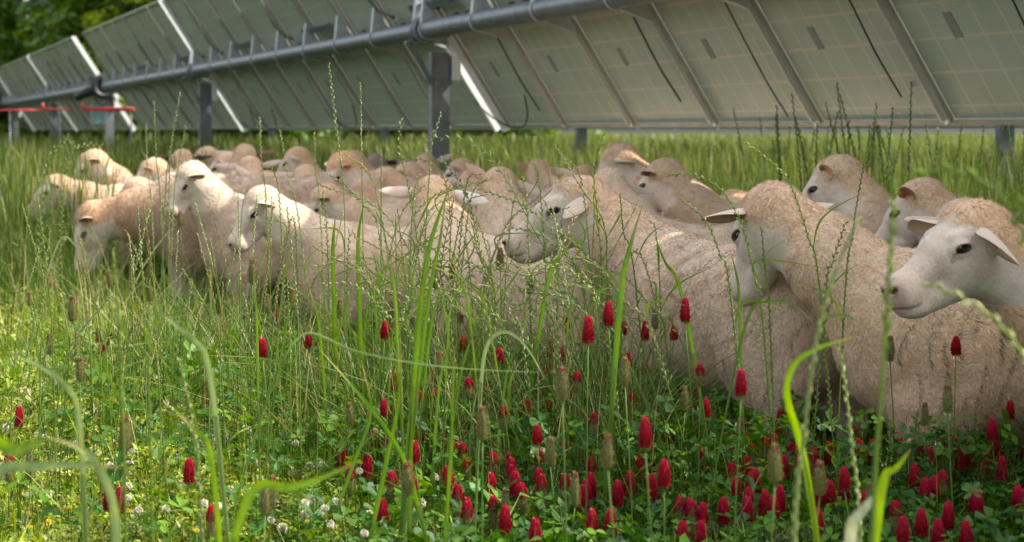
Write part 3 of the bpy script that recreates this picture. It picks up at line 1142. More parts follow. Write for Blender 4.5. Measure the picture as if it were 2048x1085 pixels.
    fw = fa * (furm[tri].mean(1) + sp.get('facehair', .25) * (v[tri].mean(1)[:, 2] > .3))
    pick = r.choice(len(tri), nh, p=fw / fw.sum())
    bar = r.dirichlet((1, 1, 1), nh)
    P = (v[tri[pick]] * bar[..., None]).sum(1)
    Nn = n[tri[pick, 0]].astype(float)
    Cc = c[tri[pick, 0]]
    fu = furm[tri[pick, 0]]
    hqp = (P - O) @ Hm / hs
    okm = ~((np.linalg.norm((np.abs(hqp) - np.abs([.101, .05, .068])) / [.03, .03, .025], axis=1) < 1) | (hqp[:, 0] > .19) & (np.abs(hqp[:, 1]) < .05) & (np.abs(hqp[:, 2]) < .22))
    P, Nn, Cc, fu = P[okm], Nn[okm], Cc[okm], fu[okm]
    k = len(P)
    flow = np.stack([-.6 + .5 * np.sin(P[:, 2] * 31 + P[:, 0] * 12), .3 * np.sin(P[:, 0] * 40), -1 + .5 * np.sin(P[:, 0] * 37 + 3 * P[:, 2])], 1)
    flow += r.standard_normal((k, 3)) * .55
    flow -= (flow * Nn).sum(1)[:, None] * Nn
    flow /= np.linalg.norm(flow, axis=1)[:, None] + 1e-6
    lump_ = 1 + .3 * np.sin(P[:, 0] * 55 + 3 * np.sin(P[:, 2] * 40)) * np.sin(P[:, 2] * 60 + P[:, 1] * 45)
    ln = (sp.get('hlen', .0115 if sp.get('hwid', .0022) < .002 else .017) * (.34 + .66 * fu) * r.uniform(.4, 1.4, k) * lump_)[:, None]
    dirn = flow * .9 + Nn * r.uniform(.12, .5, k)[:, None]
    wv = np.cross(flow, Nn)
    wd = sp.get('hwid', .0022) * (.62 + .38 * fu[:, None]) * r.uniform(.6, 1.4, (k, 1))
    base = P - Nn * .001
    V = np.stack([base - wv * wd, base + wv * wd, base + dirn * ln], 1).reshape(-1, 3)
    F = np.arange(k * 3).reshape(-1, 3)
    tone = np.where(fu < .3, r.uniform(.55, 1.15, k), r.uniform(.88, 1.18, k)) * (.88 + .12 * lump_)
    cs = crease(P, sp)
    tone = tone * (1 - .74 * cs)  # hairs in the folds darkened as painted shade
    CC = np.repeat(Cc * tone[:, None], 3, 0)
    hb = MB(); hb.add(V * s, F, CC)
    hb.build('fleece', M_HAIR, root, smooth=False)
    fp = (org[:2].copy(), hd, s)
    FOOT.append(fp)
    return root


FOOT = []
DK = (.02, .016, .014)
BR = (.20, .10, .06)
BKE = dict(out=DK, **{'in': DK})
WH = (.76, .71, .65)
PK = (.66, .42, .32)
SHEEP = [
    # the three in front
    dict(name='A', facec=(.62, .51, .415), hs=.97, crease=.9, label='nearest sheep at the right edge, large white face with dark eye turned left',
         px=1962, py=404, Y=3.25, head=183, face=204, pitch=10, s=1.05, fine=.0034, coarse=.010, hair=90000, nyaw=.2, hwid=.0014, facehair=1.3,
         earL=dict(b=(.040, .050, -.038), d=(.12, 1.0, -.30), n=(.7, .2, -.7), droop=.03, L=.11, W=.044), earR=dict(b=(.040, .050, -.036), d=(.1, 1, 0), L=.12), orange=.85),
    dict(name='B', hs=1.05, crease=1.0, label='large sheep beside the nearest one, head turned away, long creased tan flank',
         px=1530, py=366, Y=4.0, head=174, face=120, pitch=40, neck=.37, s=1.03, fine=.0042, coarse=.0065, hair=110000, curl=1.0, nyaw=.35, hwid=.0016,
         earL=dict(d=(.15, 1.0, .0), n=(.3, 0, -.9), L=.13, W=.042), orange=.6),
    dict(name='C', hs=1.08, crease=.55, label='white-faced sheep in left profile behind tall seed heads, its ear hanging forward',
         px=1168, py=352, Y=4.75, head=118, face=180, pitch=14, s=1.03, fine=.0045, coarse=.010, hair=90000, curl=.9, hwid=.0016, facehair=.6,
         earL=dict(b=(.0, .052, -.040), d=(.85, .75, -.40), n=(.1, -.5, -.7), L=.125, W=.036), orange=.65),
    # middle
    dict(name='D', hs=0.977, label='sheep seen from behind in the middle, spotted ear out to the right',
         px=868, py=352, Y=5.5, head=138, face=82, pitch=15, s=.98, fine=.007, hair=60000, hwid=.0018,
         earR=dict(d=(-.1, 1, -.25), out=(.68, .6, .53), tagged=True)),
    dict(name='E', hs=0.941, label='sheep with white poll and dark eye, lowered face, long pale back behind it',
         px=517, py=376, Y=6.1, head=188, face=212, pitch=34, s=0.941, fine=.006, hair=60000, pollc=(.64, .53, .42), orange=.6, hwid=.0018,
         earL=dict(d=(.1, 1, .05)), earR=dict(d=(-.1, 1, .2))),
    dict(name='F', hs=.88, label='sheep with sunlit white poll, long white ear pointing left, behind the brown dome-backed sheep',
         px=372, py=330, Y=7.4, head=198, face=214, pitch=42, s=0.977, fine=.007, hair=40000, pollc=(.66, .56, .45), orange=.6, hwid=.002,
         earR=dict(d=(-.1, 1, .05)), earL=dict(d=(-.1, 1, .05))),
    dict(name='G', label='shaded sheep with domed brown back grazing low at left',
         px=166, py=410, Y=7.9, head=178, face=190, pitch=58, s=1.16, hair=40000, body=(.44, .31, .21), hwid=.0022,  # shade on its near flank painted in as a darker body colour
         earR=dict(d=(.2, 1, .1), L=.13)),
    dict(name='H', label='sheep with raised head at left, highest of the left group against dark grass',
         px=180, py=301, Y=9.6, head=178, face=205, pitch=35, s=1.014, hair=22000, hwid=.0026, body=(.56, .39, .26)),
    dict(name='I', label='leftmost sheep of the flock, small sunlit head above the grass',
         px=112, py=350, Y=9.2, head=186, face=196, pitch=25, s=1.0, hair=18000, hwid=.0026),
    dict(name='J', label='sheep with two black ears seen from behind, left of the left steel post',
         px=366, py=299, Y=10.6, head=165, face=98, pitch=25, s=0.977, hair=16000, hwid=.0026, dark_face=DK, nyaw=.6,
         earL=dict(d=(-.1, 1, .15), W=.036, **BKE), earR=dict(d=(-.1, 1, .1), W=.036, **BKE)),
    dict(name='J2', label='far sheep in left profile at the foot of the left steel post',
         px=412, py=294, Y=10.8, head=170, face=180, pitch=25, s=0.977, hair=14000, hwid=.0026),
    dict(name='K', label='farthest sheep just right of the left steel post, ears stretched sideways',
         px=490, py=285, Y=10.3, head=160, face=92, pitch=22, s=0.977, hair=14000, hwid=.0026, nyaw=.6,
         earR=dict(out=BR, **{'in': BR})),
    dict(name='L', label='second-rank sheep with level pale ears, behind the one with upright pink ear',
         px=500, py=312, Y=9.2, head=160, face=95, pitch=20, s=0.977, hair=18000, hwid=.0026, nyaw=.6,
         earR=dict(d=(-.1, 1, .25), L=.14)),
    dict(name='M', label='sheep with upright pink left ear and flat right ear, behind the lowered white-polled face',
         px=536, py=342, Y=8.2, head=162, face=96, pitch=18, s=0.977, hair=26000, hwid=.0022, nyaw=.6,
         earL=dict(d=(-.1, .8, .6), **{'in': PK}), earR=dict(d=(-.1, 1, .1), L=.15, **{'in': BR})),
    dict(name='N', label='sheep with orange neck and face bowed left, small dark eye',
         px=672, py=308, Y=8.0, head=188, face=205, pitch=50, s=0.996, hair=26000, hwid=.0022, pollc=(.60, .34, .18), orange=.95,
         earL=dict(out=(.5, .3, .2), L=.1)),
    dict(name='N2', label='far sheep in left profile, smooth tan crown, left of the orange-necked sheep',
         px=592, py=294, Y=10.2, head=160, face=176, pitch=28, s=0.977, hair=14000, hwid=.0026, orange=.9, nyaw=.5,
         earL=dict(d=(-.4, .8, -.4))),
    dict(name='O', label='sheep with small brown-backed ears far back between grass stalks',
         px=706, py=302, Y=10.4, head=150, face=184, pitch=22, s=0.959, hair=12000, hwid=.0026, earL=dict(out=BR), nyaw=.5),
    dict(name='O2', label='dark-headed sheep with black ears far back in the middle',
         px=752, py=308, Y=10.6, head=150, face=100, pitch=20, s=0.923, hair=12000, hwid=.0026, dark_face=DK, nyaw=.5,
         pollc=(.1, .07, .05), earL=dict(**BKE), earR=dict(**BKE)),
    dict(name='P', label='sheep with a pink-lined ear raised right, in front of the near steel post',
         px=852, py=308, Y=10.4, head=155, face=92, pitch=20, s=0.959, hair=16000, hwid=.0026, nyaw=.5,
         earR=dict(d=(-.1, 1, .45), L=.15, **{'in': PK}), earL=dict(out=(.45, .3, .22))),
    dict(name='Q', label='sheep in left profile just right of the near steel post',
         px=922, py=317, Y=9.6, head=165, face=170, pitch=24, s=0.959, hair=16000, hwid=.0026, nyaw=.5),
    dict(name='Q2', label='sheep behind the rear-view sheep in the middle, face to the left',
         px=770, py=335, Y=8.3, head=172, face=165, pitch=22, s=0.996, hair=22000, hwid=.0022),
    dict(name='R', label='sheep with brown left ear and long white right ear reaching over the profile sheep',
         px=1000, py=334, Y=6.8, head=165, face=66, pitch=20, s=0.977, hair=30000, hwid=.002, nyaw=.6,
         earL=dict(d=(-.1, .85, .5), out=(.5, .32, .22), **{'in': BR}), earR=dict(d=(.1, 1, -.35), L=.17)),
    dict(name='S', label='lone sheep with rounded brown left ear in front of the bright grass',
         px=1078, py=319, Y=9.6, head=160, face=78, pitch=20, s=0.977, hair=18000, hwid=.0024, nyaw=.6,
         earL=dict(d=(-.1, .9, .35), W=.042, L=.1, out=(.45, .26, .17), **{'in': BR}), earR=dict(d=(0, 1, -.1), L=.15)),
    dict(name='T', label='sheep with tallest humped pale neck behind the profile sheep',
         px=1226, py=290, Y=7.5, head=160, face=178, pitch=42, s=1.032, hair=32000, hwid=.0022, neck=.36,
         earL=dict(d=(-.5, .5, -.6), L=.12)),
    dict(name='U', label='sheep with curly brown neck, brown ear and long pale ear out right',
         px=1325, py=318, Y=6.6, head=178, face=142, pitch=28, s=1.014, hair=60000, hwid=.0019, curl=1.0, fine=.006,
         body=(.58, .42, .29), pollc=(.50, .31, .18), earL=dict(d=(-.3, 1, .05), out=(.5, .33, .24), **{'in': BR}, n=(.1, .6, -.6), L=.11),
         earR=dict(d=(-.1, 1, -.1), L=.17)),
    dict(name='V', label='pale sheep tucked behind the profile sheep, ear lying along the backs',
         px=1215, py=337, Y=6.3, head=165, face=110, pitch=25, s=0.959, hair=30000, hwid=.002, earR=dict(d=(.0, 1, -.3), L=.16), orange=.3),
    dict(name='W', label='sheep with raised head at right, orange ear open, white face looking left',
         px=1668, py=312, Y=5.5, head=172, face=152, pitch=30, s=1.023, hair=60000, hwid=.0018, fine=.0055, orange=.75,
         pollc=(.62, .42, .25), earL=dict(d=(-.5, .8, .0), n=(.15, .9, -.1), L=.095, W=.036, **{'in': (.62, .28, .14)}),  # backlit glow of the ear painted in as orange inner colour
         earR=dict(d=(-.1, 1, -.25), L=.17)),
    dict(name='X', label='sheep with backlit orange ear between the raised face and the nearest sheep',
         px=1838, py=357, Y=5.1, head=165, face=148, pitch=28, s=0.996, hair=50000, hwid=.0018, fine=.006, orange=.7,
         earL=dict(d=(-.3, .8, .3), n=(.15, .8, -.3), L=.10, **{'in': (.60, .24, .10)}), earR=dict(d=(-.1, 1, -.1))),  # orange inner ear colour paints in the light from behind
    dict(name='Y', label='sheep right behind the nearest one, grey ear stretched to the right edge',
         px=1922, py=398, Y=4.1, head=165, face=118, pitch=25, s=0.941, hair=46000, hwid=.0018, fine=.006, orange=.3,
         body=(.5, .4, .32), earR=dict(d=(-.1, 1, .1), L=.17)),
    dict(name='Z', label='pale-backed sheep deep in the flock, head hidden behind the curly-necked sheep',
         px=1450, py=385, Y=7.6, head=174, face=190, pitch=50, s=0.996, hair=24000, hwid=.0022),
    dict(name='ZA', label='sheep back between the brown dome-backed sheep and the raised head at left',
         px=262, py=360, Y=8.6, head=176, face=190, pitch=45, s=0.977, hair=20000, hwid=.0024),
    dict(name='ZB', label='sheep back showing between the lowered white-polled face and the orange neck',
         px=640, py=372, Y=7.4, head=176, face=190, pitch=45, s=0.923, hair=26000, hwid=.0022),
    dict(name='b1', label='sheep back filling the gap left of the black-eared sheep', px=300, py=318, Y=9.4, head=176, face=188, pitch=35, s=0.977, hair=16000, hwid=.0024),
    dict(name='b2', label='small pale head between the black-eared sheep and the left steel post foot', px=452, py=306, Y=10.0, head=168, face=178, pitch=24, s=0.950, hair=14000, hwid=.0026, nyaw=.5),
    dict(name='b3', label='sheep with ears level just left of the orange-necked sheep', px=612, py=330, Y=8.8, head=165, face=100, pitch=20, s=0.959, hair=16000, hwid=.0024, nyaw=.5,
         earL=dict(L=.14, **{'in': PK})),
    dict(name='b4', label='sheep in left profile with dark-lined ear between the tallest stalk and the seed-head bunch', px=742, py=342, Y=8.6, head=168, face=172, pitch=25, s=0.959, hair=18000, hwid=.0024, nyaw=.5,
         earL=dict(**{'in': BR}), earR=dict(**{'in': BR})),
    dict(name='b5', label='pale sheep head in left profile just left of the near steel post', px=812, py=326, Y=9.2, head=176, face=176, pitch=28, s=0.959, hair=16000, hwid=.0024),
    dict(name='b6', label='sheep back directly above the forehead of the profile sheep', px=1130, py=352, Y=8.0, head=170, face=176, pitch=55, s=0.959, hair=18000, hwid=.0024),
    dict(name='b7', label='sheep in left profile with pale face between the brown-eared lone sheep and humped neck', px=1165, py=330, Y=8.8, head=172, face=182, pitch=26, s=0.959, hair=18000, hwid=.0024),
    dict(name='b8', label='sheep nape and ears low between the near steel post and the brown-left-eared sheep', px=946, py=340, Y=8.0, head=168, face=84, pitch=20, s=0.950, hair=18000, hwid=.0024, nyaw=.5),
]
import os
LIMIT = os.environ.get('SHEEP')
for i, sp in enumerate(SHEEP):
    if LIMIT and sp['name'] not in LIMIT.split(','):
        continue
    sp['seed'] = 11 + i * 7
    make_sheep(sp)

# ================================================================== TREES beyond the field
def leaf_cloud(mb, centers, radii, n, size, rs, cols, flat=.75):
    """n leaf-shaped faces spread through the shells of many small clumps"""
    k = len(centers)
    w = radii ** 2.2
    pk = rs.choice(k, n, p=w / w.sum())
    d = rs.standard_normal((n, 3)); d /= np.linalg.norm(d, axis=1)[:, None]
    rad = radii[pk] * (rs.random(n) ** .45)
    c = centers[pk] + d * rad[:, None] * [1, 1, flat]
    u = rs.standard_normal((n, 3)); u[:, 2] *= .5; u /= np.linalg.norm(u, axis=1)[:, None]
    w_ = np.cross(u, d + rs.standard_normal((n, 3)) * .6); w_ /= np.linalg.norm(w_, axis=1)[:, None] + 1e-6
    s = size * rs.uniform(.6, 1.4, n)[:, None]
    V = np.stack([c - u * s, c + w_ * s * .55, c + u * s, c - w_ * s * .55], 1).reshape(-1, 3)
    b = np.arange(n)[:, None] * 4
    F = np.concatenate([b + [0, 1, 2], b + [0, 2, 3]], 1).reshape(-1, 3)
    cols = np.asarray(cols)
    cc = cols[rs.integers(0, len(cols), k)][pk] * rs.uniform(.7, 1.35, (n, 1))
    mb.add(V, F, np.repeat(cc, 4, 0))


def make_tree(seed, loc, H, R_, z0, label, cols, nleaf=26000, lsize=.11, trunks=1):
    rs = np.random.default_rng(seed)
    root = empty('broadleaf_tree', loc)
    tag(root, label, 'tree', 'trees beyond the far end of the panel rows')
    tb = MB()
    tips = []
    for t in range(trunks):
        base = np.array([rs.uniform(-.4, .4) * (trunks > 1), rs.uniform(-.4, .4) * (trunks > 1), 0])
        top = base + [rs.uniform(-.8, .8), rs.uniform(-.8, .8), H * .8]
        P = spline([base, base * .6 + top * .4 + rs.uniform(-.3, .3, 3) * [1, 1, 0], top], 10)
        tube(tb, P, np.linspace(.03 * H, .008 * H, 10), 10, (.1, .08, .06))
        for b in range(11):
            f = rs.uniform(.15, .95)
            p = P[int(f * 9)]
            az = rs.uniform(0, 2 * np.pi)
            ln = R_ * rs.uniform(.5, .95) * (1.15 - f * .5)
            e = p + [math.cos(az) * ln, math.sin(az) * ln, ln * rs.uniform(.1, .7)]
            tube(tb, spline([p, (p + e) / 2 + [0, 0, -.1 * ln], e], 7), np.linspace(.011 * H, .003 * H, 7), 6, (.1, .08, .06))
            tips.append(e)
            for q in range(3):
                e2 = e + rs.uniform(-1, 1, 3) * ln * .4
                tube(tb, [(p + e) / 2, e2], [.004 * H, .0015 * H], 5, (.1, .08, .06))
                tips.append(e2)
    tb.build('trunk', M_BARK, root)
    cl = [t for t in tips]
    for i in range(90):
        az = rs.uniform(0, 2 * np.pi); zz = rs.uniform(z0, H)
        f = (zz - z0) / (H - z0)
        rr = R_ * math.sqrt(max(.05, 1 - (f - .35) ** 2 / .45)) * rs.uniform(.35, 1.0)
        cl.append(np.array([math.cos(az) * rr, math.sin(az) * rr, zz]))
    cl = np.array(cl); rad = rs.uniform(.35, 1.0, len(cl)) * R_ * .26
    cb = MB()
    leaf_cloud(cb, cl, rad, nleaf, lsize, rs, cols)
    cb.build('crown', M_TREE, root, smooth=False)
    return root


DKG = [(.10, .19, .03), (.14, .23, .035), (.07, .13, .022)]
LTG = [(.28, .40, .05), (.20, .32, .04), (.34, .42, .07)]
MDG = [(.10, .17, .03), (.08, .14, .025), (.13, .19, .04)]
TR = [(-14.5, 50, 11, 4.2, .3, 'dark dense tree at the far left edge of the field', DKG, 30000),
      (-10.8, 46, 9, 3.4, .4, 'dark green tree right of the leftmost one, over the panel corner', DKG, 26000),
      (-18.5, 58, 13, 5.0, .4, 'tall dark tree far left, half out of the picture', DKG, 22000),
      (-8.2, 44, 8, 2.8, .6, 'sunlit yellow-green tree above the gap between the panel rows', LTG, 24000),
      (-5.0, 47, 10, 3.4, 1.2, 'light green airy tree rising behind the top panel corner', LTG, 24000),
      (-12.5, 62, 14, 5.0, 1.0, 'mid green tree in the back behind the dark ones', MDG, 20000),
      (-7.0, 64, 14, 5.0, 1.0, 'mid green tree behind the sunlit ones', MDG, 20000),
      (-1.5, 66, 14, 5.0, 1.0, 'mid green tree hidden behind the near panels', MDG, 14000)]
for i, (x, y, H, R_, z0, lab, cols, nl) in enumerate(TR):
    make_tree(40 + i, (x, y, 0), H, R_, z0, lab, cols, nl, lsize=.13 if y < 50 else .17, trunks=1 + i % 2)


def make_shrub(seed, x, y, H, R_, label, cols, n=5000):
    rs = np.random.default_rng(seed)
    root = empty('shrub', (x, y, 0)); tag(root, label, 'shrub', 'undergrowth under the trees')
    tb = MB(); cl = []
    for i in range(14):
        az = rs.uniform(0, 6.28); r = R_ * rs.uniform(.2, .9)
        e = np.array([math.cos(az) * r, math.sin(az) * r, H * rs.uniform(.3, .85)])
        tube(tb, [(e[0] * .1, e[1] * .1, 0), e * [.6, .6, .6], e], [.03, .02, .008], 5, (.1, .08, .06))
        cl.append(e)
    tb.build('stem', M_BARK, root)
    cl = np.array(cl)
    cb = MB(); leaf_cloud(cb, cl, rs.uniform(.3, .5, len(cl)) * R_, n, .10, rs, cols)
    cb.build('foliage', M_TREE, root, smooth=False)


for i, (x, y, H, R_) in enumerate([(-16.5, 45, 2.6, 2.3), (-13.4, 44, 2.2, 2.1), (-10.6, 43, 2.4, 2.0), (-8.0, 41.5, 2.0, 1.9), (-5.6, 42, 2.3, 2.0),
                                   (-3.0, 44, 2.5, 2.3), (-.2, 46, 2.6, 2.4)]):
    make_shrub(80 + i, x, y, H, R_, ['leftmost dark leafy shrub under the trees', 'dark shrub second from the left under the trees',
               'low round shrub behind the red rails', 'bright shrub below the sunlit tree', 'leafy shrub behind the panel posts',
               'shrub behind the near panel row, left one', 'shrub behind the near panel row, right one'][i],
               DKG if i < 3 else MDG, 5000)

# ================================================================== GRASS AND CLOVER
def blades(N, x, y, z0, h, w, bend, az, cols, rs, segs=5, taper=1.0, droop=0.0, lean=None):
    """ribbon blades; every argument may be an array of N"""
    t = np.linspace(0, 1, segs + 1)[None, :]
    h = np.broadcast_to(h, (N,))[:, None]; w = np.broadcast_to(w, (N,))[:, None]
    bend = np.broadcast_to(bend, (N,))[:, None]; az = np.broadcast_to(az, (N,))[:, None]
    dr = np.broadcast_to(droop, (N,))[:, None]
    off = bend * h * t ** 2
    zz = h * (t - dr * t ** 3)
    X = x[:, None] + np.cos(az) * off; Y = y[:, None] + np.sin(az) * off; Z = z0[:, None] + zz if np.ndim(z0) else z0 + zz
    fa = rs.uniform(0, 2 * np.pi, N)[:, None]
    fa = np.where(rs.random((N, 1)) < .6, az + np.pi / 2, fa)
    ww = w * .5 * np.clip(np.minimum(1.0, .55 + 3 * t) * (1 - t ** 2.2 * taper), .04, 1)
    dx, dy = np.cos(fa) * ww, np.sin(fa) * ww
    L_ = np.stack([X - dx, Y - dy, Z], -1); R2 = np.stack([X + dx, Y + dy, Z + ww * .25], -1)
    V = np.stack([L_, R2], 2).reshape(-1, 3)           # N,(segs+1),2
    b = (np.arange(N) * (segs + 1) * 2)[:, None, None] + (np.arange(segs) * 2)[None, :, None]
    F = np.concatenate([b + [0, 1, 3], b + [0, 3, 2]], 2).reshape(-1, 3)
    c = np.repeat(cols, (segs + 1) * 2, 0)
    return V, F, c


def palette(N, rs, pal, var=.25, z=None):
    pal = np.asarray(pal)
    c = pal[rs.integers(0, len(pal), N)] * rs.uniform(1 - var, 1 + var, (N, 1))
    return np.clip(c, 0, 1)


GREENS = [(.045, .095, .016), (.065, .12, .022), (.09, .15, .03), (.038, .078, .015), (.13, .18, .05)]
YGREENS = [(.20, .27, .045), (.28, .34, .07), (.15, .22, .035), (.35, .37, .12)]
STRAW = [(.36, .33, .16), (.28, .28, .12), (.42, .38, .22)]
FARG = [(.04, .075, .015), (.055, .095, .02), (.075, .12, .025), (.11, .15, .04), (.18, .20, .07)]
SHADEG = [(.035, .062, .014), (.045, .075, .018), (.06, .09, .022), (.09, .11, .035)]  # dark greens; they also carry the painted shade of the far-left stand


def foot_clear(x, y, m=.02):
    ok = np.ones(len(x), bool)
    for (o, hd, s) in FOOT:
        dx, dy = x - o[0], y - o[1]
        lx = dx * math.cos(hd) + dy * math.sin(hd); ly = -dx * math.sin(hd) + dy * math.cos(hd)
        cx = np.clip(lx, -.30 * s, .30 * s)
        ok &= ((lx - cx) ** 2 + ly ** 2) > (.19 * s + m) ** 2
    return ok


def scatter_frustum(N, y0, y1, rs, pad=.12, power=1.0, px0=-60, px1=2110):
    """points on the ground inside the view wedge, density per area even (power 1) or thinning with distance"""
    u = rs.random(N)
    e = 2.0 - power + 1.0 if False else 2.0
    if power == 1.0:
        y = np.sqrt(y0 ** 2 + u * (y1 ** 2 - y0 ** 2))
    else:       # density ~ 1/y**2 -> uniform in log
        y = y0 * (y1 / y0) ** u
    x = (rs.uniform(px0, px1, N) - 1024) / FPX * y
    return x, y


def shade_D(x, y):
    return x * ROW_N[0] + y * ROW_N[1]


# --- low clover and medic cover ------------------------------------
def trifoliate(N, x, y, z, size, cols, rs, tiltv=.5):
    """three rounded leaflets, each a folded 4-triangle fan"""
    a0 = rs.uniform(0, 2 * np.pi, N)
    nx, ny = rs.normal(0, tiltv, N), rs.normal(0, tiltv, N)
    Vs, Fs = [], []
    pts = np.array([[0, 0, 0], [.45, .30, .10], [.85, .36, .12], [1.0, 0, 0.0], [.85, -.36, .12], [.45, -.30, .10]])
    fan = np.array([[0, 1, 2], [0, 2, 3], [0, 3, 4], [0, 4, 5]])
    for k in range(3):
        a = a0 + k * 2.094 + rs.normal(0, .15, N)
        ca, sa = np.cos(a), np.sin(a)
        lx = pts[:, 0][None] * size[:, None]; ly = pts[:, 1][None] * size[:, None] * 1.05; lz = pts[:, 2][None] * size[:, None]
        X = lx * ca[:, None] - ly * sa[:, None]; Yy = lx * sa[:, None] + ly * ca[:, None]
        dr = rs.uniform(-.35, .25, N)[:, None]
        Z = lz + X * nx[:, None] + Yy * ny[:, None] + dr * lx
        V = np.stack([X + x[:, None], Yy + y[:, None], Z + z[:, None]], -1)
        Vs.append(V)
    V = np.stack(Vs, 1).reshape(-1, 3)
    b = (np.arange(N * 3) * 6)[:, None, None]
    F = (b + fan[None]).reshape(-1, 3)
    return V, F, np.repeat(cols, 18, 0)


def cover():
    rs = np.random.default_rng(21)
    mb = MB()
    # fine-leaved sunny cover (left) and everywhere below
    for (N, y0, y1, zlo, zhi, sz) in ((76000, 1.7, 3.6, .03, .29, .0085), (66000, 3.6, 7.0, .04, .33, .0105), (22000, 7.0, 14, .05, .32, .014)):
        x, y = scatter_frustum(N, y0, y1, rs)
        ok = foot_clear(x, y)
        x, y = x[ok], y[ok]; n = len(x)
        lump = .5 + .5 * np.sin(x * 5.1 + 2 * np.sin(y * 3.3)) * np.sin(y * 4.3 + 1.5 * np.sin(x * 2.7))
        z = zlo + (zhi - zlo) * rs.random(n) ** .7 * (.55 + .45 * lump)
        size = sz * rs.uniform(.6, 1.5, n)
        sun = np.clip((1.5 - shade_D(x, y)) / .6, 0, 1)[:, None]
        c = palette(n, rs, YGREENS) * sun + palette(n, rs, [(.022, .052, .010), (.032, .068, .014), (.045, .085, .018)]) * (1 - sun)  # sun and panel shade painted into the leaf colours along the shadow line
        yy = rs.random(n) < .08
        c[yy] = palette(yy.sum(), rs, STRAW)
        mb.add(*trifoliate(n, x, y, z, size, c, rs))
        # thin stems holding it
        m = n // 3
        i = rs.integers(0, n, m)
        V, F, cc = blades(m, x[i], y[i], np.zeros(m), z[i] + .02, .0016 if y0 < 4 else .003, rs.normal(0, .2, m), rs.uniform(0, 6.28, m),
                          palette(m, rs, YGREENS), rs, segs=2, taper=.2)
        mb.add(V, F, cc)
    return tag(mb.build('clover_cover', M_LEAF, smooth=False), 'low mat of small clover and medic leaves over the meadow', 'ground cover', kind='stuff')


def big_clover():
    rs = np.random.default_rng(22)
    mb = MB()
    for (N, y0, y1) in ((6500, 1.9, 3.4), (9500, 3.4, 5.4)):
        x, y = scatter_frustum(N * 2, y0, y1, rs)
        D = shade_D(x, y)
        keep = rs.random(len(x)) < np.clip((D - .35) / 1.0, .08 if y0 < 3 else .03, 1)
        keep &= foot_clear(x, y)
        x, y = x[keep][:N], y[keep][:N]; n = len(x)
        z = rs.uniform(.10, .31 if y0 < 3 else .38, n)
        size = .019 * rs.uniform(.6, 1.35, n)
        c = palette(n, rs, [(.028, .080, .014), (.040, .105, .02), (.06, .135, .025), (.10, .19, .032)])
        mb.add(*trifoliate(n, x, y, z, size, c, rs, .45))
        V, F, cc = blades(n, x, y, np.zeros(n), z, .0022, rs.normal(0, .08, n), rs.uniform(0, 6.28, n), palette(n, rs, GREENS), rs, segs=2, taper=.2)
        # stems meet the leaf: shift so that the tip is at x,y
        mb.add(V, F, cc)
    return tag(mb.build('clover_leaves', M_LEAF, smooth=False), 'larger round clover leaves under the red flowers', 'clover leaves', kind='stuff')


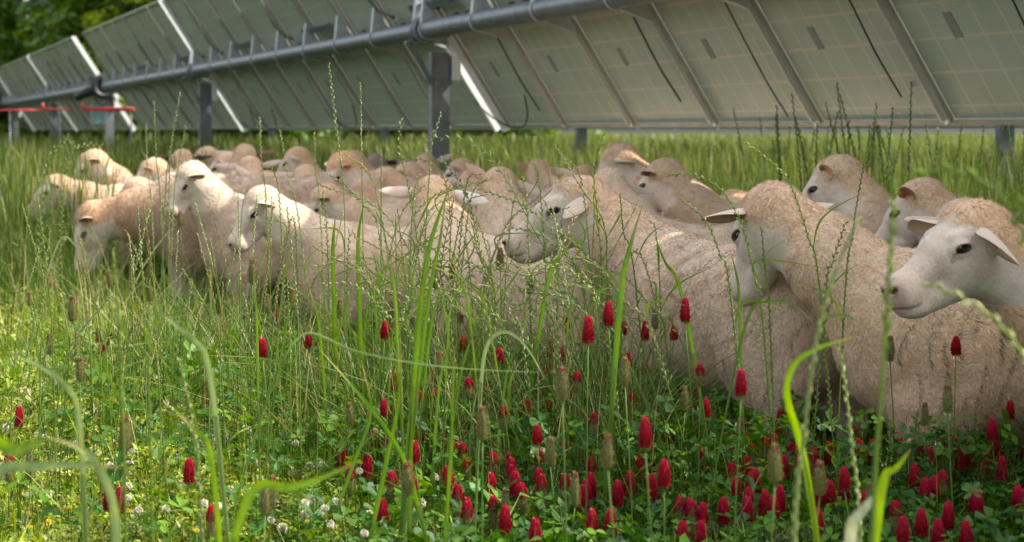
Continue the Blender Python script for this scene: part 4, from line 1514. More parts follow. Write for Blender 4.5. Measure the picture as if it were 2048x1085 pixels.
def meadow_grass():
    rs = np.random.default_rng(23)
    # 1 thin stems and blades everywhere in the near meadow
    mb = MB()
    x, y = scatter_frustum(7500, 2.4, 7.5, rs)
    ok = foot_clear(x, y, .03) & (rs.random(len(x)) < np.clip((shade_D(x, y) + 1.0) / 2.2, .38, 1)); x, y = x[ok], y[ok]; n = len(x)
    h = rs.uniform(.18, .44, n) * np.clip(1.15 - .2 * (y < 3.2), 0, 2)
    V, F, c = blades(n, x, y, np.zeros(n), h, rs.uniform(.0016, .004, n), rs.normal(0, .35, n), rs.uniform(0, 6.28, n),
                     np.where(rs.random((n, 1)) < .25, palette(n, rs, STRAW), palette(n, rs, GREENS + YGREENS)), rs, 6, droop=rs.uniform(0, .25, n))
    mb.add(V, F, c)
    x, y = scatter_frustum(1500, 2.7, 5.2, rs, px0=-60, px1=1450)
    ok = foot_clear(x, y, .03); x, y = x[ok], y[ok]; n = len(x)
    V, F, c = blades(n, x, y, np.zeros(n), rs.uniform(.2, .42, n), rs.uniform(.005, .010, n), rs.normal(0, .8, n), rs.uniform(0, 6.28, n),
                     palette(n, rs, GREENS + YGREENS), rs, 9, droop=rs.uniform(.1, .5, n))
    mb.add(V, F, c)
    # 2 the thick clump of tall grass in front of the middle of the flock
    for (N, px0, px1, y0, y1, h0, h1) in ((1400, 520, 1290, 4.0, 5.0, .38, .66), (380, 640, 1000, 3.8, 4.6, .45, .74), (520, 1060, 1300, 3.6, 4.3, .45, .72),
                                          (1300, 120, 640, 4.6, 6.2, .38, .66), (700, -40, 330, 6.0, 9.0, .4, .75), (1500, 560, 1330, 3.7, 4.9, .32, .62)):
        x = (rs.normal((px0 + px1) / 2, (px1 - px0) / 3.6, N) - 1024) / FPX
        y = rs.uniform(y0, y1, N); x = x * y
        ok = foot_clear(x, y, .02); x, y = x[ok], y[ok]; n = len(x)
        h = rs.uniform(h0, h1, n)
        V, F, c = blades(n, x, y, np.zeros(n), h, rs.uniform(.0016, .0052, n), rs.normal(0, .48, n), rs.uniform(0, 6.28, n),
                         np.where(rs.random((n, 1)) < .22, palette(n, rs, STRAW), palette(n, rs, GREENS)), rs, 8, droop=rs.uniform(0, .35, n))
        mb.add(V, F, c)
    tag(mb.build('meadow_grass', M_LEAF, smooth=False), 'thin green and straw grass stems growing through the clover', 'grass', kind='stuff')
    # 3 tall grass behind the flock and far away
    mb = MB()
    for (N, y0, y1, h0, h1, w0, w1, pal) in ((24000, 8.4, 13.5, .55, .98, .0025, .006, FARG), (26000, 13.5, 24, .6, 1.0, .004, .009, FARG),
                                             (20000, 24, 60, .65, 1.05, .009, .02, FARG)):
        x, y = scatter_frustum(N, y0, y1, rs, power=2)
        D = shade_D(x, y)
        ok = (D > 4.6) | (y > 10.2) | (x < -1.9 * y / 8)
        ok &= foot_clear(x, y, .05)
        x, y = x[ok], y[ok]; n = len(x)
        h = rs.uniform(h0, h1, n)
        V, F, c = blades(n, x, y, np.zeros(n), h, rs.uniform(w0, w1, n), rs.normal(0, .22, n), rs.uniform(0, 6.28, n),
                         palette(n, rs, pal), rs, 4, droop=rs.uniform(0, .3, n))
        mb.add(V, F, c)
        # seed plumes: short thick spindles near the tips
        m = n // 3
        i = rs.integers(0, n, m)
        V, F, c = blades(m, x[i] + rs.normal(0, .02, m), y[i], h[i] * .8, .16, rs.uniform(w0, w1, m) * 1.8, rs.normal(0, .3, m), rs.uniform(0, 6.28, m),
                         palette(m, rs, [(.20, .21, .09), (.15, .18, .06), (.10, .14, .03)]), rs, 3)
        mb.add(V, F, c)
    # behind the flock on the right: dark tall stand, close
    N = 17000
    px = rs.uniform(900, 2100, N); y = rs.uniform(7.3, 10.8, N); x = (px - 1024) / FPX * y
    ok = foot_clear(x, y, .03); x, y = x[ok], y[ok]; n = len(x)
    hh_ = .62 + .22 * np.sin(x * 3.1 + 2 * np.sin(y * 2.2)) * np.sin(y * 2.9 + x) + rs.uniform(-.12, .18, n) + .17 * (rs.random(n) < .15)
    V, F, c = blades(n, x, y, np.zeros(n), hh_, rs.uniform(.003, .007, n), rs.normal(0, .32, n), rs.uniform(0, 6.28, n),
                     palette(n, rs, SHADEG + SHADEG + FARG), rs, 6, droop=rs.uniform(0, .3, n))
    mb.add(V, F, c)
    # far-left stand, shade painted in with darker greens, behind the first sheep
    N = 9000
    px = rs.uniform(-60, 430, N); y = rs.uniform(9.5, 22, N); x = (px - 1024) / FPX * y
    V, F, c = blades(N, x, y, np.zeros(N), rs.uniform(.7, 1.08, N), rs.uniform(.004, .011, N), rs.normal(0, .2, N), rs.uniform(0, 6.28, N),
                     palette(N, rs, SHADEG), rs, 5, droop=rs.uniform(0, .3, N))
    mb.add(V, F, c)
    tag(mb.build('tall_grass', M_LEAF, smooth=False), 'tall seeding grass behind the flock and under the panels', 'tall grass', kind='stuff')
    # far field leaves low cover
    mb = MB()
    x, y = scatter_frustum(26000, 8.5, 60, rs, power=2)
    n = len(x)
    mb.add(*trifoliate(n, x, y, rs.uniform(.1, .45, n), .0033 * y * rs.uniform(.5, 1.2, n), palette(n, rs, FARG), rs, .8))
    tag(mb.build('field_weeds', M_LEAF, smooth=False), 'leafy weeds between the far grass stems', 'weeds', kind='stuff')


cover()
big_clover()
meadow_grass()


# ------------------------------------------------------------------ single flowers
def stem_mb(h, r, col, bendx=.0):
    mb = MB()
    P = spline([(0, 0, 0), (bendx * .35, 0, h * .5), (bendx, bendx * .2, h)], 7)
    tube(mb, P, np.linspace(r, r * .8, 7), 6, col)
    return mb, P[-1], P


def petal_head(mb, base, H, R_, rs, n, col_fn, plen=.012, pw=.0030, shape=.55, droopy=0.35):
    """close-set slender florets spiralling up an ovoid head"""
    g = 2.399963
    for i in range(n):
        f = (i + .5) / n
        a = i * g + rs.uniform(-.15, .15)
        prof = math.sin(math.pi * min(1, f * .86 + .10)) ** shape
        r = R_ * prof * (1 - .25 * f)
        c = base + np.array([math.cos(a) * r * .55, math.sin(a) * r * .55, H * f])
        up = .35 + 2.6 * f ** 1.5
        d = unit([math.cos(a), math.sin(a), up - droopy * (1 - f)])
        sd = unit(np.cross(d, [0, 0, 1]))
        nn = np.cross(sd, d)
        L = plen * rs.uniform(.8, 1.15) * (.75 + .25 * prof)
        col = np.array(col_fn(f)) * rs.uniform(.75, 1.25)
        w = pw * rs.uniform(.8, 1.2)
        v = [c, c + d * L * .55 + sd * w + nn * w * .3, c + d * L * .55 - sd * w + nn * w * .3, c + d * L * .55 - nn * w, c + d * L]
        mb.add(v, [(0, 1, 3), (0, 3, 2), (0, 2, 1), (4, 3, 1), (4, 2, 3), (4, 1, 2)], col)


def small_leaf(base, az, pet, size, col, rs):
    mb = MB()
    e = base + np.array([math.cos(az) * pet, math.sin(az) * pet, pet * .55])
    tube(mb, spline([base, (base + e) / 2 + [0, 0, pet * .1], e], 5), .0009, 4, col)
    V, F, c = trifoliate(1, e[0:1], e[1:2], e[2:3], np.array([size]), np.array([col]), rs, .35)
    mb.add(V, F, c)
    return mb


RED = lambda f: (.33 + .16 * f, .014 + .02 * f, .035 + .03 * f)


def clover_template(seed, H, kind):
    """crimson clover; kind: 'full', 'half' (lower florets spent), 'spent'"""
    rs = np.random.default_rng(seed)
    bend = rs.uniform(-.05, .05)
    green = (.13, .20, .06)
    st, top, P = stem_mb(H, .0016, green, bend)
    parts = [('stem', st, M_LEAF)]
    hh = {'full': .040, 'half': .054, 'spent': .060}[kind] * rs.uniform(.75, 1.12)
    hb = MB()
    core = MB()
    zz = np.linspace(0, hh * .95, 8)
    tube(hb, [top + [0, 0, z] for z in zz], [.0035 + .0045 * math.sin(math.pi * min(1, z / hh * .8 + .15)) for z in zz], 7, (.15, .16, .06) if kind != 'full' else (.25, .03, .03))
    bristle = lambda f: ((.34, .33, .14) if rs.random() < .55 else (.24, .17, .09))
    if kind == 'full':
        petal_head(hb, top, hh, .0085, rs, 150, RED, plen=.010, pw=.0022)
        petal_head(hb, top + [0, 0, -.004], .008, .008, rs, 26, lambda f: (.22, .26, .08), plen=.008, pw=.0014)
    elif kind == 'half':
        petal_head(hb, top + [0, 0, hh * .55], hh * .42, .0080, rs, 90, RED, plen=.009, pw=.0022)
        petal_head(hb, top, hh * .62, .0085, rs, 150, bristle, plen=.011, pw=.0009, droopy=.1)
    else:
        petal_head(hb, top, hh, .0095, rs, 190, bristle, plen=.011, pw=.0009, droopy=.1)
        petal_head(hb, top + [0, 0, hh * .9], hh * .12, .005, rs, 10, lambda f: (.30, .05, .06), plen=.006)
    parts.append(('flower_head' if kind != 'spent' else 'seed_head', hb, M_PETAL))
    for k in range(3):
        f = rs.uniform(.25, .85)
        b = P[int(f * 6)]
        parts.append(('leaf', small_leaf(b, rs.uniform(0, 6.28), rs.uniform(.03, .06), rs.uniform(.016, .024), (.085, .16, .045), rs), M_LEAF))
    return [(nm, mb.mesh(nm, m, smooth=(nm == 'stem')), m) for nm, mb, m in parts], H + hh * .5, top


TPL = {}


def plant_from(tpl, name, loc, rz, label, cat, group, scale=1.0):
    root = empty(name, loc, rz)
    root.scale = (scale,) * 3
    tag(root, label, cat, group)
    for nm, me, m in tpl:
        link_mesh(nm, me, root)
    return root


# hero flower heads: pixel of the head centre, apparent length in photograph pixels, kind
FL = """1370 622 50 f;1217 630 55 f;1176 662 60 f;927 688 42 f;943 722 36 f;938 778 60 h;870 800 52 h;839 805 56 h;910 636 30 f;617 684 42 f;645 718 36 f
524 698 48 f;555 633 30 f;443 655 26 f;685 672 26 f;197 672 30 f;209 702 34 f;1006 838 60 h;1054 826 56 h;1095 815 44 f;1154 766 60 h;1210 702 36 f
1255 724 46 f;1293 750 50 h;1400 752 60 h;1412 818 48 f;1482 768 60 f;1262 808 56 h;1238 806 34 h;1188 850 60 h;1290 868 70 f;1328 950 64 f;1074 872 52 f
888 888 56 h;829 906 56 f;819 950 62 h;933 945 50 h;1024 962 50 h;982 974 34 f;1044 1000 60 h;1172 988 50 f;1182 974 44 f;1184 1050 56 f;1221 1050 36 f
934 1026 44 f;765 1028 28 f;1070 1068 44 f;686 916 32 f;378 944 50 f;218 998 36 f;240 1003 30 f;424 1046 40 h;38 836 24 f;416 800 20 f;18 935 34 h
1469 545 54 h;1912 694 48 f;1689 960 60 f;1472 974 54 f;1530 900 56 h;1488 900 46 f;1451 892 36 f;1640 806 30 f;1810 776 28 f;1895 772 50 h;1939 822 36 f
1925 842 40 f;1900 852 36 f;1868 860 36 f;1985 862 50 f;2020 822 48 f;2040 845 44 f;1999 814 30 f;1850 838 46 h;1797 888 40 f;1716 902 34 f;1757 768 40 h
1829 956 48 f;1949 1004 50 f;1897 1034 48 f;1932 1074 40 f;1876 1070 40 f;1806 1062 64 f;1729 1012 34 f;1868 980 34 f;1402 1074 40 f;1365 1074 44 f
1598 946 50 h;1555 870 40 h;2030 745 40 f;1765 860 34 f;137 525 20 f;164 524 18 f;80 520 18 f;98 566 20 f;215 482 14 f;905 545 34 f;1660 990 40 f;1745 905 34 f
1560 770 40 h;1582 700 40 h;1605 760 34 f;1700 840 34 f;1985 760 30 h;1975 930 40 f;2035 1000 40 f;1560 1000 44 f;1240 690 30 f;1130 640 24 f""".replace('\n', ';')
templates = {}
for kind in ('full', 'half', 'spent'):
    for i, H in enumerate((.26, .34, .42, .50, .58)):
        templates[(kind, i)] = clover_template(100 + i * 3 + len(kind), H, kind)
HS = np.array([.26, .34, .42, .50, .58])


def region_label(px, py, kind):
    side = 'in the sunny left meadow' if px < 600 else ('in the middle' if px < 1350 else 'in the shade at right')
    dep = 'near the lower edge' if py > 930 else ('halfway up the meadow' if py > 740 else 'close under the flock')
    k = {'full': 'crimson clover in full bloom', 'half': 'crimson clover with bristly base', 'spent': 'withered bristly clover head'}[kind]
    return k + ' ' + side + ', ' + dep


def place_clover(px, py, size, kind, rs, zr=(.30, .62)):
    L = {'full': .052, 'half': .062, 'spent': .064}[kind]
    Y = L * FPX / size
    z = CAM_H - (py - HORIZON) / FPX * Y
    z = min(max(z, zr[0]), zr[1])
    Y = (CAM_H - z) * FPX / (py - HORIZON)
    i = int(np.argmin(abs(HS - z)))
    tpl, zc, top = templates[(kind, i)]
    p = PX(px, py, Y)
    ang = rs.uniform(0, 6.28)
    sc = p[2] / zc
    off = rz(ang) @ np.array([top[0], top[1], 0]) * sc
    loc = np.array([p[0] - off[0], p[1] - off[1], 0])
    if not foot_clear(loc[0:1], loc[1:2], 0)[0]:
        return
    side = 'left' if px < 600 else ('middle' if px < 1350 else 'right')
    plant_from(tpl, 'crimson_clover' if kind != 'spent' else 'withered_clover', loc, ang, region_label(px, py, kind),
               'flower' if kind != 'spent' else 'seed head', 'clover heads in the ' + side + ' of the meadow', sc)


rs = np.random.default_rng(31)
for item in FL.split(';'):
    a_, b_, c_, k_ = item.split()
    place_clover(float(a_), float(b_), float(c_), 'full' if k_ == 'f' else 'half', rs)
for i in range(46):
    px = rs.uniform(760, 1640); py = rs.uniform(620, 800)
    place_clover(px, py, rs.uniform(30, 46), rs.choice(['full', 'full', 'half']), rs, (.36, .6))
for i in range(34):
    place_clover(rs.uniform(690, 1400), rs.uniform(790, 1060), rs.uniform(34, 50), rs.choice(['full', 'half', 'half']), rs)
# more of them crowding the shade at lower right
for i in range(105):
    px = rs.uniform(1000, 1700) if i < 45 else rs.uniform(1400, 2060); py = rs.uniform(700, 1000) if i < 45 else rs.uniform(760, 1050)
    place_clover(px, py, 30 + (py - 740) * .06 + rs.uniform(-8, 8), rs.choice(['full', 'full', 'half']), rs)
SP = """1125 770 80;1320 870 30;965 850 80;730 860 50;995 900 60;1215 905 90;1100 905 70;250 870 90;505 545 60;145 620 60;680 620 50;535 610 50;585 600 50;360 440 50
1250 745 70;815 960 80;600 800 40;1780 700 60;1895 800 70;1850 830 60;1550 930 90;1640 960 80;545 985 70;420 770 60;160 740 60;1000 520 50;1060 570 50;870 560 50
1430 770 50;1610 740 50;880 730 60;1040 760 50;700 830 60;1370 800 60;1740 1000 70;300 590 40;220 560 40;60 600 40;1310 640 50;1340 560 40;530 1000 80;60 930 60
300 540 40;420 560 40;470 600 40;100 690 50;640 740 50;780 730 50;1010 1010 70;1480 870 60;1900 920 60;2000 690 50;1700 740 50;1150 980 70""".replace('\n', ';')
for item in SP.split(';'):
    a_, b_, c_ = map(float, item.split())
    place_clover(a_, b_, c_, 'spent', rs, (.30, .66))


def globe_template(seed, H, R_, col, n, pl):
    rs = np.random.default_rng(seed)
    st, top, P = stem_mb(H, .0011, (.15, .22, .07), rs.uniform(-.02, .02))
    hb = MB()
    for i in range(n):
        f = (i + .5) / n
        ph = math.acos(1 - 1.75 * f); a = i * 2.4
        d = np.array([math.sin(ph) * math.cos(a), math.sin(ph) * math.sin(a), math.cos(ph)])
        c = top + np.array([0, 0, R_ * .6])
        sd = unit(np.cross(d, [.1, .2, 1])); nn = np.cross(sd, d)
        w = pl * .28
        p = c + d * R_ * .35
        v = [p, p + d * pl * .6 + sd * w, p + d * pl * .6 - sd * w, p + d * pl * .6 + nn * w, p + d * pl]
        hb.add(v, [(0, 1, 3), (0, 3, 2), (0, 2, 1), (4, 3, 1), (4, 2, 3), (4, 1, 2)], np.array(col) * rs.uniform(.8, 1.15) * (1 if f < .7 else .75))
    return [('stem', st.mesh('stem', M_LEAF), None), ('flower_head', hb.mesh('flower_head', M_PETAL, smooth=False), None)], H + R_ * .6, top


WT = [globe_template(200 + i, h, .0068, (.66, .63, .52), 46, .0075) for i, h in enumerate((.12, .18, .24, .30))]
YT = [globe_template(210 + i, h, .004, (.70, .55, .04), 26, .0042) for i, h in enumerate((.12, .18, .24, .28))]


def place_globe(px, py, T, hs_, zr, name, label, group):
    z = rs.uniform(*zr)
    i = int(np.argmin(abs(np.array(hs_) - z)))
    tpl, zc, top = T[i]
    Y = (CAM_H - z) * FPX / (py - HORIZON)
    p = PX(px, py, Y)
    if not foot_clear(p[0:1], p[1:2], 0)[0]:
        return
    plant_from(tpl, name, (p[0], p[1], 0), rs.uniform(0, 6.28), label, 'flower', group, z / zc)


WC = [(110, 730), (345, 835), (265, 885), (600, 820), (680, 930), (1015, 780), (1100, 700), (340, 790), (590, 830), (660, 940), (725, 890), (755, 860), (800, 890)]
for i in range(210):
    # densest around x 300-800, y 760-1000 as in the photograph
    px = rs.normal(560, 230) if rs.random() < .75 else rs.uniform(0, 1150)
    py = rs.normal(900, 95) if rs.random() < .8 else rs.uniform(690, 1080)
    if not (0 < px < 1250 and 640 < py < 1084):
        continue
    place_globe(px, py, WT, (.12, .18, .24, .30), (.14, .30), 'white_clover',
                'white clover head low in the sunny cover at left' if px < 560 else 'white clover head low between the stalks in the middle',
                'white clover heads dotting the sunny meadow')
for i in range(170):
    px = rs.uniform(0, 760) if rs.random() < .85 else rs.uniform(760, 1400); py = rs.uniform(640, 1084)
    if py < 850 and rs.random() < .4:
        py = rs.uniform(850, 1084)
    place_globe(px, py, YT, (.12, .18, .24, .28), (.12, .27), 'yellow_clover', 'tiny yellow clover head in the low green cover',
                'tiny yellow heads dotting the meadow')


# ------------------------------------------------------------------ single grass stalks
def spikelets(mb, P, f0, rs, size=.011, spread=.5, alt=True, col=(.30, .33, .14), wid=.0017, n=None, awn=False):
    """ryegrass-like spikelets standing alternately along the last part of the stem"""
    seg = np.linalg.norm(np.diff(P, axis=0), axis=1); s = np.concatenate([[0], np.cumsum(seg)])
    tot = s[-1]; n = n or int((1 - f0) * tot / (size * .62))
    sidev = unit(np.cross(P[-1] - P[0], [rs.uniform(-.4, .4), 1, 0]))
    for i in range(n):
        f = f0 + (1 - f0) * (i + .5) / n
        d = f * tot
        k = min(np.searchsorted(s, d), len(s) - 1)
        t = (d - s[k - 1]) / (s[k] - s[k - 1] + 1e-9)
        p = P[k - 1] * (1 - t) + P[k] * t
        tg = unit(P[k] - P[k - 1])
        sd = unit(np.cross(tg, [0, 1, 0])) if abs(tg[1]) < .95 else np.array([1.0, 0, 0])
        side = (1 if i % 2 else -1) if alt else rs.choice([-1, 1])
        dv = unit(tg + sd * side * spread * rs.uniform(.7, 1.3) + np.array([0, 1, 0]) * rs.normal(0, .2))
        L = size * rs.uniform(.8, 1.25) * (1.1 - .35 * (f - f0) / (1 - f0))
        w = wid * rs.uniform(.8, 1.2)
        s2 = unit(np.cross(dv, [0, 1, .1])); n2 = np.cross(s2, dv)
        m = p + dv * L * .45
        v = [p, m + s2 * w, m + n2 * w * .6, m - s2 * w, m - n2 * w * .6, p + dv * L]
        fc = []
        for q in range(4):
            a, b = 1 + q, 1 + (q + 1) % 4
            fc += [(0, a, b), (5, b, a)]
        mb.add(v, fc, np.array(col) * rs.uniform(.75, 1.3))


SN = [0]


def stalk(pts, Y, label, cat='grass stalk', group=None, f0=.55, r=.0013, size=.012, spread=.55, col=(.30, .34, .13), scol=(.16, .24, .07),
          leafs=1, wid=.0022, to_ground=True, name='grass_stalk'):
    """pts: photograph pixels from low to high at distance Y; the stem goes on down to the ground"""
    r_ = np.random.default_rng(500 + SN[0]); SN[0] += 1
    W_ = [PX(a, b, Y + (dy[0] if (dy := rest) else 0)) for a, b, *rest in pts]
    if to_ground and W_[0][2] > .02:
        g = W_[0].copy(); d = W_[1] - W_[0]
        g[0] -= d[0] / max(abs(d[2]), .05) * g[2] * .4 if abs(d[2]) > 0 else 0
        g[2] = 0
        W_ = [g] + W_
    base = W_[0].copy()
    root = empty(name, base)
    tag(root, label, cat, group)
    Q = spline([p - base for p in W_], 34)
    sm = MB(); tube(sm, Q, np.linspace(r * 1.3, r * .6, 34), 6, scol)
    sm.build('stem', M_LEAF, root)
    if f0 < 1:
        hd = MB(); spikelets(hd, Q, f0, r_, size, spread, col=col, wid=wid)
        hd.build('seed_head', M_LEAF, root, smooth=False)
    for k in range(leafs):
        i = int(r_.uniform(.15, .5) * 33)
        add_blade(root, [Q[i], Q[i] + [r_.uniform(-.05, .05), r_.uniform(-.03, .03), .07], Q[i] + [r_.uniform(-.14, .14), r_.uniform(-.05, .05), r_.uniform(.04, .16)]],
                  r_.uniform(.003, .006), (.12, .20, .04), r_)
    return root


def add_blade(root, pts, w, col, r_, name='leaf', n=14, face=(0, 1, 0)):
    P = spline(pts, n)
    for _ in range(int(n * .6)):
        P[1:-1] = P[1:-1] * .5 + (P[:-2] + P[2:]) * .25
    t = np.gradient(P, axis=0)
    mb = MB()
    V = []
    for i in range(n):
        f = i / (n - 1)
        ww = w * .5 * min(1, .22 + 2.4 * f) * (1 - f ** 2.6) + .0002
        sd = unit(np.cross(t[i], np.asarray(face) + np.array([.5 * math.sin(f * 4), 0, .5 * math.cos(f * 3)])))
        nn = unit(np.cross(sd, t[i]))
        V += [P[i] - sd * ww, P[i] + nn * ww * .35, P[i] + sd * ww]
    F = []
    for i in range(n - 1):
        for k in (0, 1):
            a = i * 3 + k
            F += [(a, a + 1, a + 4), (a, a + 4, a + 3)]
    cc = np.tile(np.array(col), (len(V), 1)) * (1 + .1 * r_.standard_normal((len(V), 1)))
    cc[1::3] *= 1.3                                   # paler midrib
    tipf = np.clip((np.repeat(np.arange(n) / (n - 1), 3) - r_.uniform(.7, .95)) / .12, 0, 1)[:, None]
    cc = cc * (1 - tipf * .7) + np.array([.38, .31, .15]) * tipf * .7       # dried tip
    blot = np.repeat(np.sin(np.arange(n) * 2.1 + r_.uniform(0, 6)) * np.sin(np.arange(n) * .9) > .55, 3)
    cc[blot] = cc[blot] * [1.25, 1.12, .9]
    mb.add(V, F, cc)
    return mb.build(name, M_LEAF, root)


def blade_thing(pts, Y, w, label, col=(.13, .21, .04), name='ryegrass_plant', face=(0, 1, 0), group=None):
    r_ = np.random.default_rng(900 + SN[0]); SN[0] += 1
    if Y < 2.5: w *= 1.05
    W_ = [PX(a, b, Y + (rest[0] if rest else 0)) for a, b, *rest in pts]
    g = W_[0].copy(); d = W_[1] - W_[0]
    k_ = min(3.0, g[2] / max(.03, abs(d[2])))
    g[2] = 0; g[0] -= np.clip(d[0] * k_ * .9, -.5, .5)
    if W_[0][2] > .03:
        W_ = [g] + W_
    base = W_[0].copy()
    root = empty(name, base)
    tag(root, label, 'grass plant', group)
    add_blade(root, [p - base for p in W_], w, col, r_, n=30, face=face)
    Q = spline([p - base for p in W_], 30)
    for _ in range(18):
        Q[1:-1] = Q[1:-1] * .5 + (Q[:-2] + Q[2:]) * .25
    sm = MB(); tube(sm, Q[:9], .0016, 5, (.14, .22, .06))
    sm.build('stem', M_LEAF, root)
    return root


PALE = (.42, .44, .24)
stalk([(690, 600), (688, 400), (672, 250), (658, 128)], 4.3, 'tallest grass stalk, its pale seed head reaching over the panels left of the near post', f0=.72, size=.014, spread=.3, col=PALE)
stalk([(727, 560), (723, 300), (721, 168)], 4.4, 'slender straight stalk beside the tallest one, left of the near post', f0=.80, size=.012, spread=.15, col=PALE)
stalk([(1150, 640), (1062, 450), (1000, 340), (945, 285), (870, 276)], 4.0, 'large arching green seed head bowed left in front of the near post', f0=.50, size=.022, spread=.75, col=(.26, .33, .16), wid=.0022)
stalk([(1205, 600), (1196, 440), (1188, 350), (1206, 270)], 3.95, 'thick upright green seed head crossing the humped neck', f0=.42, size=.018, spread=.35, col=(.28, .30, .07), wid=.0026)
stalk([(1215, 600), (1208, 450), (1165, 380), (1110, 292)], 4.0, 'thin pale seed head leaning left above the profile sheep', f0=.72, size=.011, spread=.3, col=PALE)
stalk([(1640, 585), (1617, 477), (1585, 379), (1557, 337), (1490, 285)], 3.6, 'seed head leaning left above the sheep with turned head', f0=.35, size=.012, spread=.4)
stalk([(1690, 590), (1705, 470), (1722, 360), (1752, 228)], 3.7, 'thin stalk in front of the raised white-faced sheep', f0=.45, size=.010, spread=.25, col=(.18, .22, .07))
stalk([(1462, 600), (1440, 510), (1410, 440), (1362, 398)], 3.6, 'seed head leaning left in front of the turned-away muzzle', f0=.45, size=.012, spread=.4)
stalk([(1525, 640), (1510, 560), (1490, 470), (1473, 428), (1440, 378), (1385, 350), (1338, 351)], 3.6, 'arched seed head hooking left between the curly neck and turned head', f0=.38, size=.013, spread=.55)
stalk([(1540, 650), (1530, 540), (1523, 458)], 3.5, 'short dark upright seed head on the cheek of the turned-away sheep', f0=.55, size=.011, spread=.25, col=(.16, .22, .08))
stalk([(1650, 600), (1664, 530), (1692, 444)], 3.6, 'short open seed head leaning right before the creased neck', f0=.25, size=.014, spread=.55, col=(.16, .21, .08))
stalk([(1590, 1060), (1605, 900), (1630, 700), (1665, 560), (1718, 436)], 1.95, 'blurred thick pale stalk crossing the large flank', f0=.45, r=.0022, size=.014, spread=.22, col=PALE, scol=(.25, .31, .12), leafs=0)
stalk([(1745, 1080), (1762, 800), (1775, 600), (1790, 350)], 1.75, 'blurred green upright stalk just left of the nearest muzzle', f0=.8, r=.0022, size=.016, spread=.3, col=(.25, .32, .08), scol=(.19, .28, .07), leafs=0)
stalk([(1720, 1060), (1705, 900), (1692, 780), (1678, 690)], 2.3, 'wavy pale seed head below the large flank', f0=.2, r=.0016, size=.014, spread=.25, col=PALE, scol=(.25, .31, .12), leafs=0)
stalk([(2100, 900), (2060, 740), (2000, 650), (1930, 600), (1858, 568)], 1.75, 'blurred drooping seed head in front of the nearest muzzle', f0=.5, r=.0018, size=.018, spread=.35, col=PALE, scol=(.28, .34, .12), leafs=0, wid=.0028)
stalk([(2090, 560), (2048, 470), (1990, 380), (1900, 340), (1840, 350)], 1.6, 'very blurred hanging green leaf tip above the nearest head', f0=.6, r=.0015, size=.02, spread=.5, col=(.2, .28, .06), leafs=0, wid=.003)
stalk([(250, 1000), (243, 800), (238, 640), (226, 500)], 2.3, 'blurred upright green stalk at left, full height of the meadow', f0=.7, r=.0018, size=.012, spread=.2, col=(.25, .32, .08), scol=(.19, .28, .07))
stalk([(305, 1080), (298, 800), (300, 640)], 2.3, 'second blurred upright green stalk at left', f0=.75, r=.0016, size=.012, spread=.15, col=(.22, .3, .08), scol=(.17, .26, .06))
stalk([(400, 1000), (385, 850), (358, 720)], 2.4, 'blurred leaning stalk left of the middle with knotted tip', f0=.6, r=.0016, size=.012, spread=.2, col=PALE)
for (a, b, c, d, Y, lab) in ((330, 400, 360, 188, 6.0, 'pale seed head on the highest stalk of the left trio'),
                             (322, 420, 308, 203, 6.1, 'pale seed head left in the trio above the black ears'),
                             (338, 420, 348, 238, 6.0, 'shorter seed head between the left trio stalks'),
                             (346, 430, 371, 254, 5.9, 'slightly bowed pale seed head right of the left trio'),
                             (304, 430, 292, 250, 6.2, 'thin seed head left of the left trio'),
                             (533, 420, 520, 238, 5.6, 'pale seed head above the white-polled face'),
                             (600, 460, 560, 262, 5.4, 'bent seed head over the smooth nape'),
                             (640, 420, 628, 268, 5.4, 'pale seed head near the orange neck'),
                             (860, 330, 882, 226, 4.6, 'short dark seed head standing right against the near post')):
    stalk([(a, b), ((a + c) / 2 - 3, (b + d) / 2), (c, d)], Y, lab, f0=.55, size=.014, spread=.25, col=PALE, leafs=0)
stalk([(82, 420), (90, 350), (108, 300), (135, 281), (156, 296)], 6.2, 'drooping open seed head at far left above the leftmost sheep', f0=.45, size=.020, spread=.8, col=PALE, leafs=0)
stalk([(128, 380), (140, 310), (170, 290), (205, 292)], 6.4, 'drooping open seed head before the raised head at left', f0=.4, size=.018, spread=.8, col=PALE, leafs=0)
stalk([(0, 545), (40, 490), (90, 455), (142, 448)], 4.2, 'dark arching seed head at the left edge', f0=.3, size=.012, spread=.3, col=(.15, .18, .07), leafs=0)
stalk([(1270, 560), (1248, 470), (1243, 420), (1240, 390)], 4.0, 'dark narrow upright seed head right of the profile sheep', f0=.4, size=.010, spread=.15, col=(.13, .18, .06))
stalk([(1175, 620), (1130, 500), (1060, 420), (960, 378)], 4.1, 'seed head lying across the forehead of the profile sheep', f0=.45, size=.014, spread=.5, col=(.22, .28, .12))
stalk([(1230, 640), (1160, 540), (1080, 470), (1010, 455)], 4.0, 'seed head crossing the muzzle of the profile sheep', f0=.45, size=.015, spread=.6, col=(.24, .28, .12))
stalk([(1180, 650), (1110, 580), (1010, 540), (930, 535)], 3.9, 'seed head bowed left under the profile sheep', f0=.4, size=.015, spread=.6, col=(.24, .28, .12))
stalk([(1110, 660), (1105, 560), (1125, 490), (1150, 435)], 3.9, 'bleached straw seed head under the profile muzzle', f0=.35, size=.016, spread=.4, col=(.62, .56, .38), scol=(.4, .38, .2))
stalk([(1230, 620), (1180, 520), (1120, 460), (1085, 395)], 4.0, 'fine seed head rising past the ear of the profile sheep', f0=.5, size=.012, spread=.35, col=PALE)
stalk([(850, 600), (800, 500), (700, 380), (640, 340)], 4.6, 'seed head leaning left over the backs in the middle', f0=.5, size=.014, spread=.35, col=PALE)
stalk([(900, 640), (830, 520), (760, 420), (640, 370)], 4.5, 'long seed head leaning left across the middle backs', f0=.45, size=.016, spread=.4, col=(.4, .36, .18))
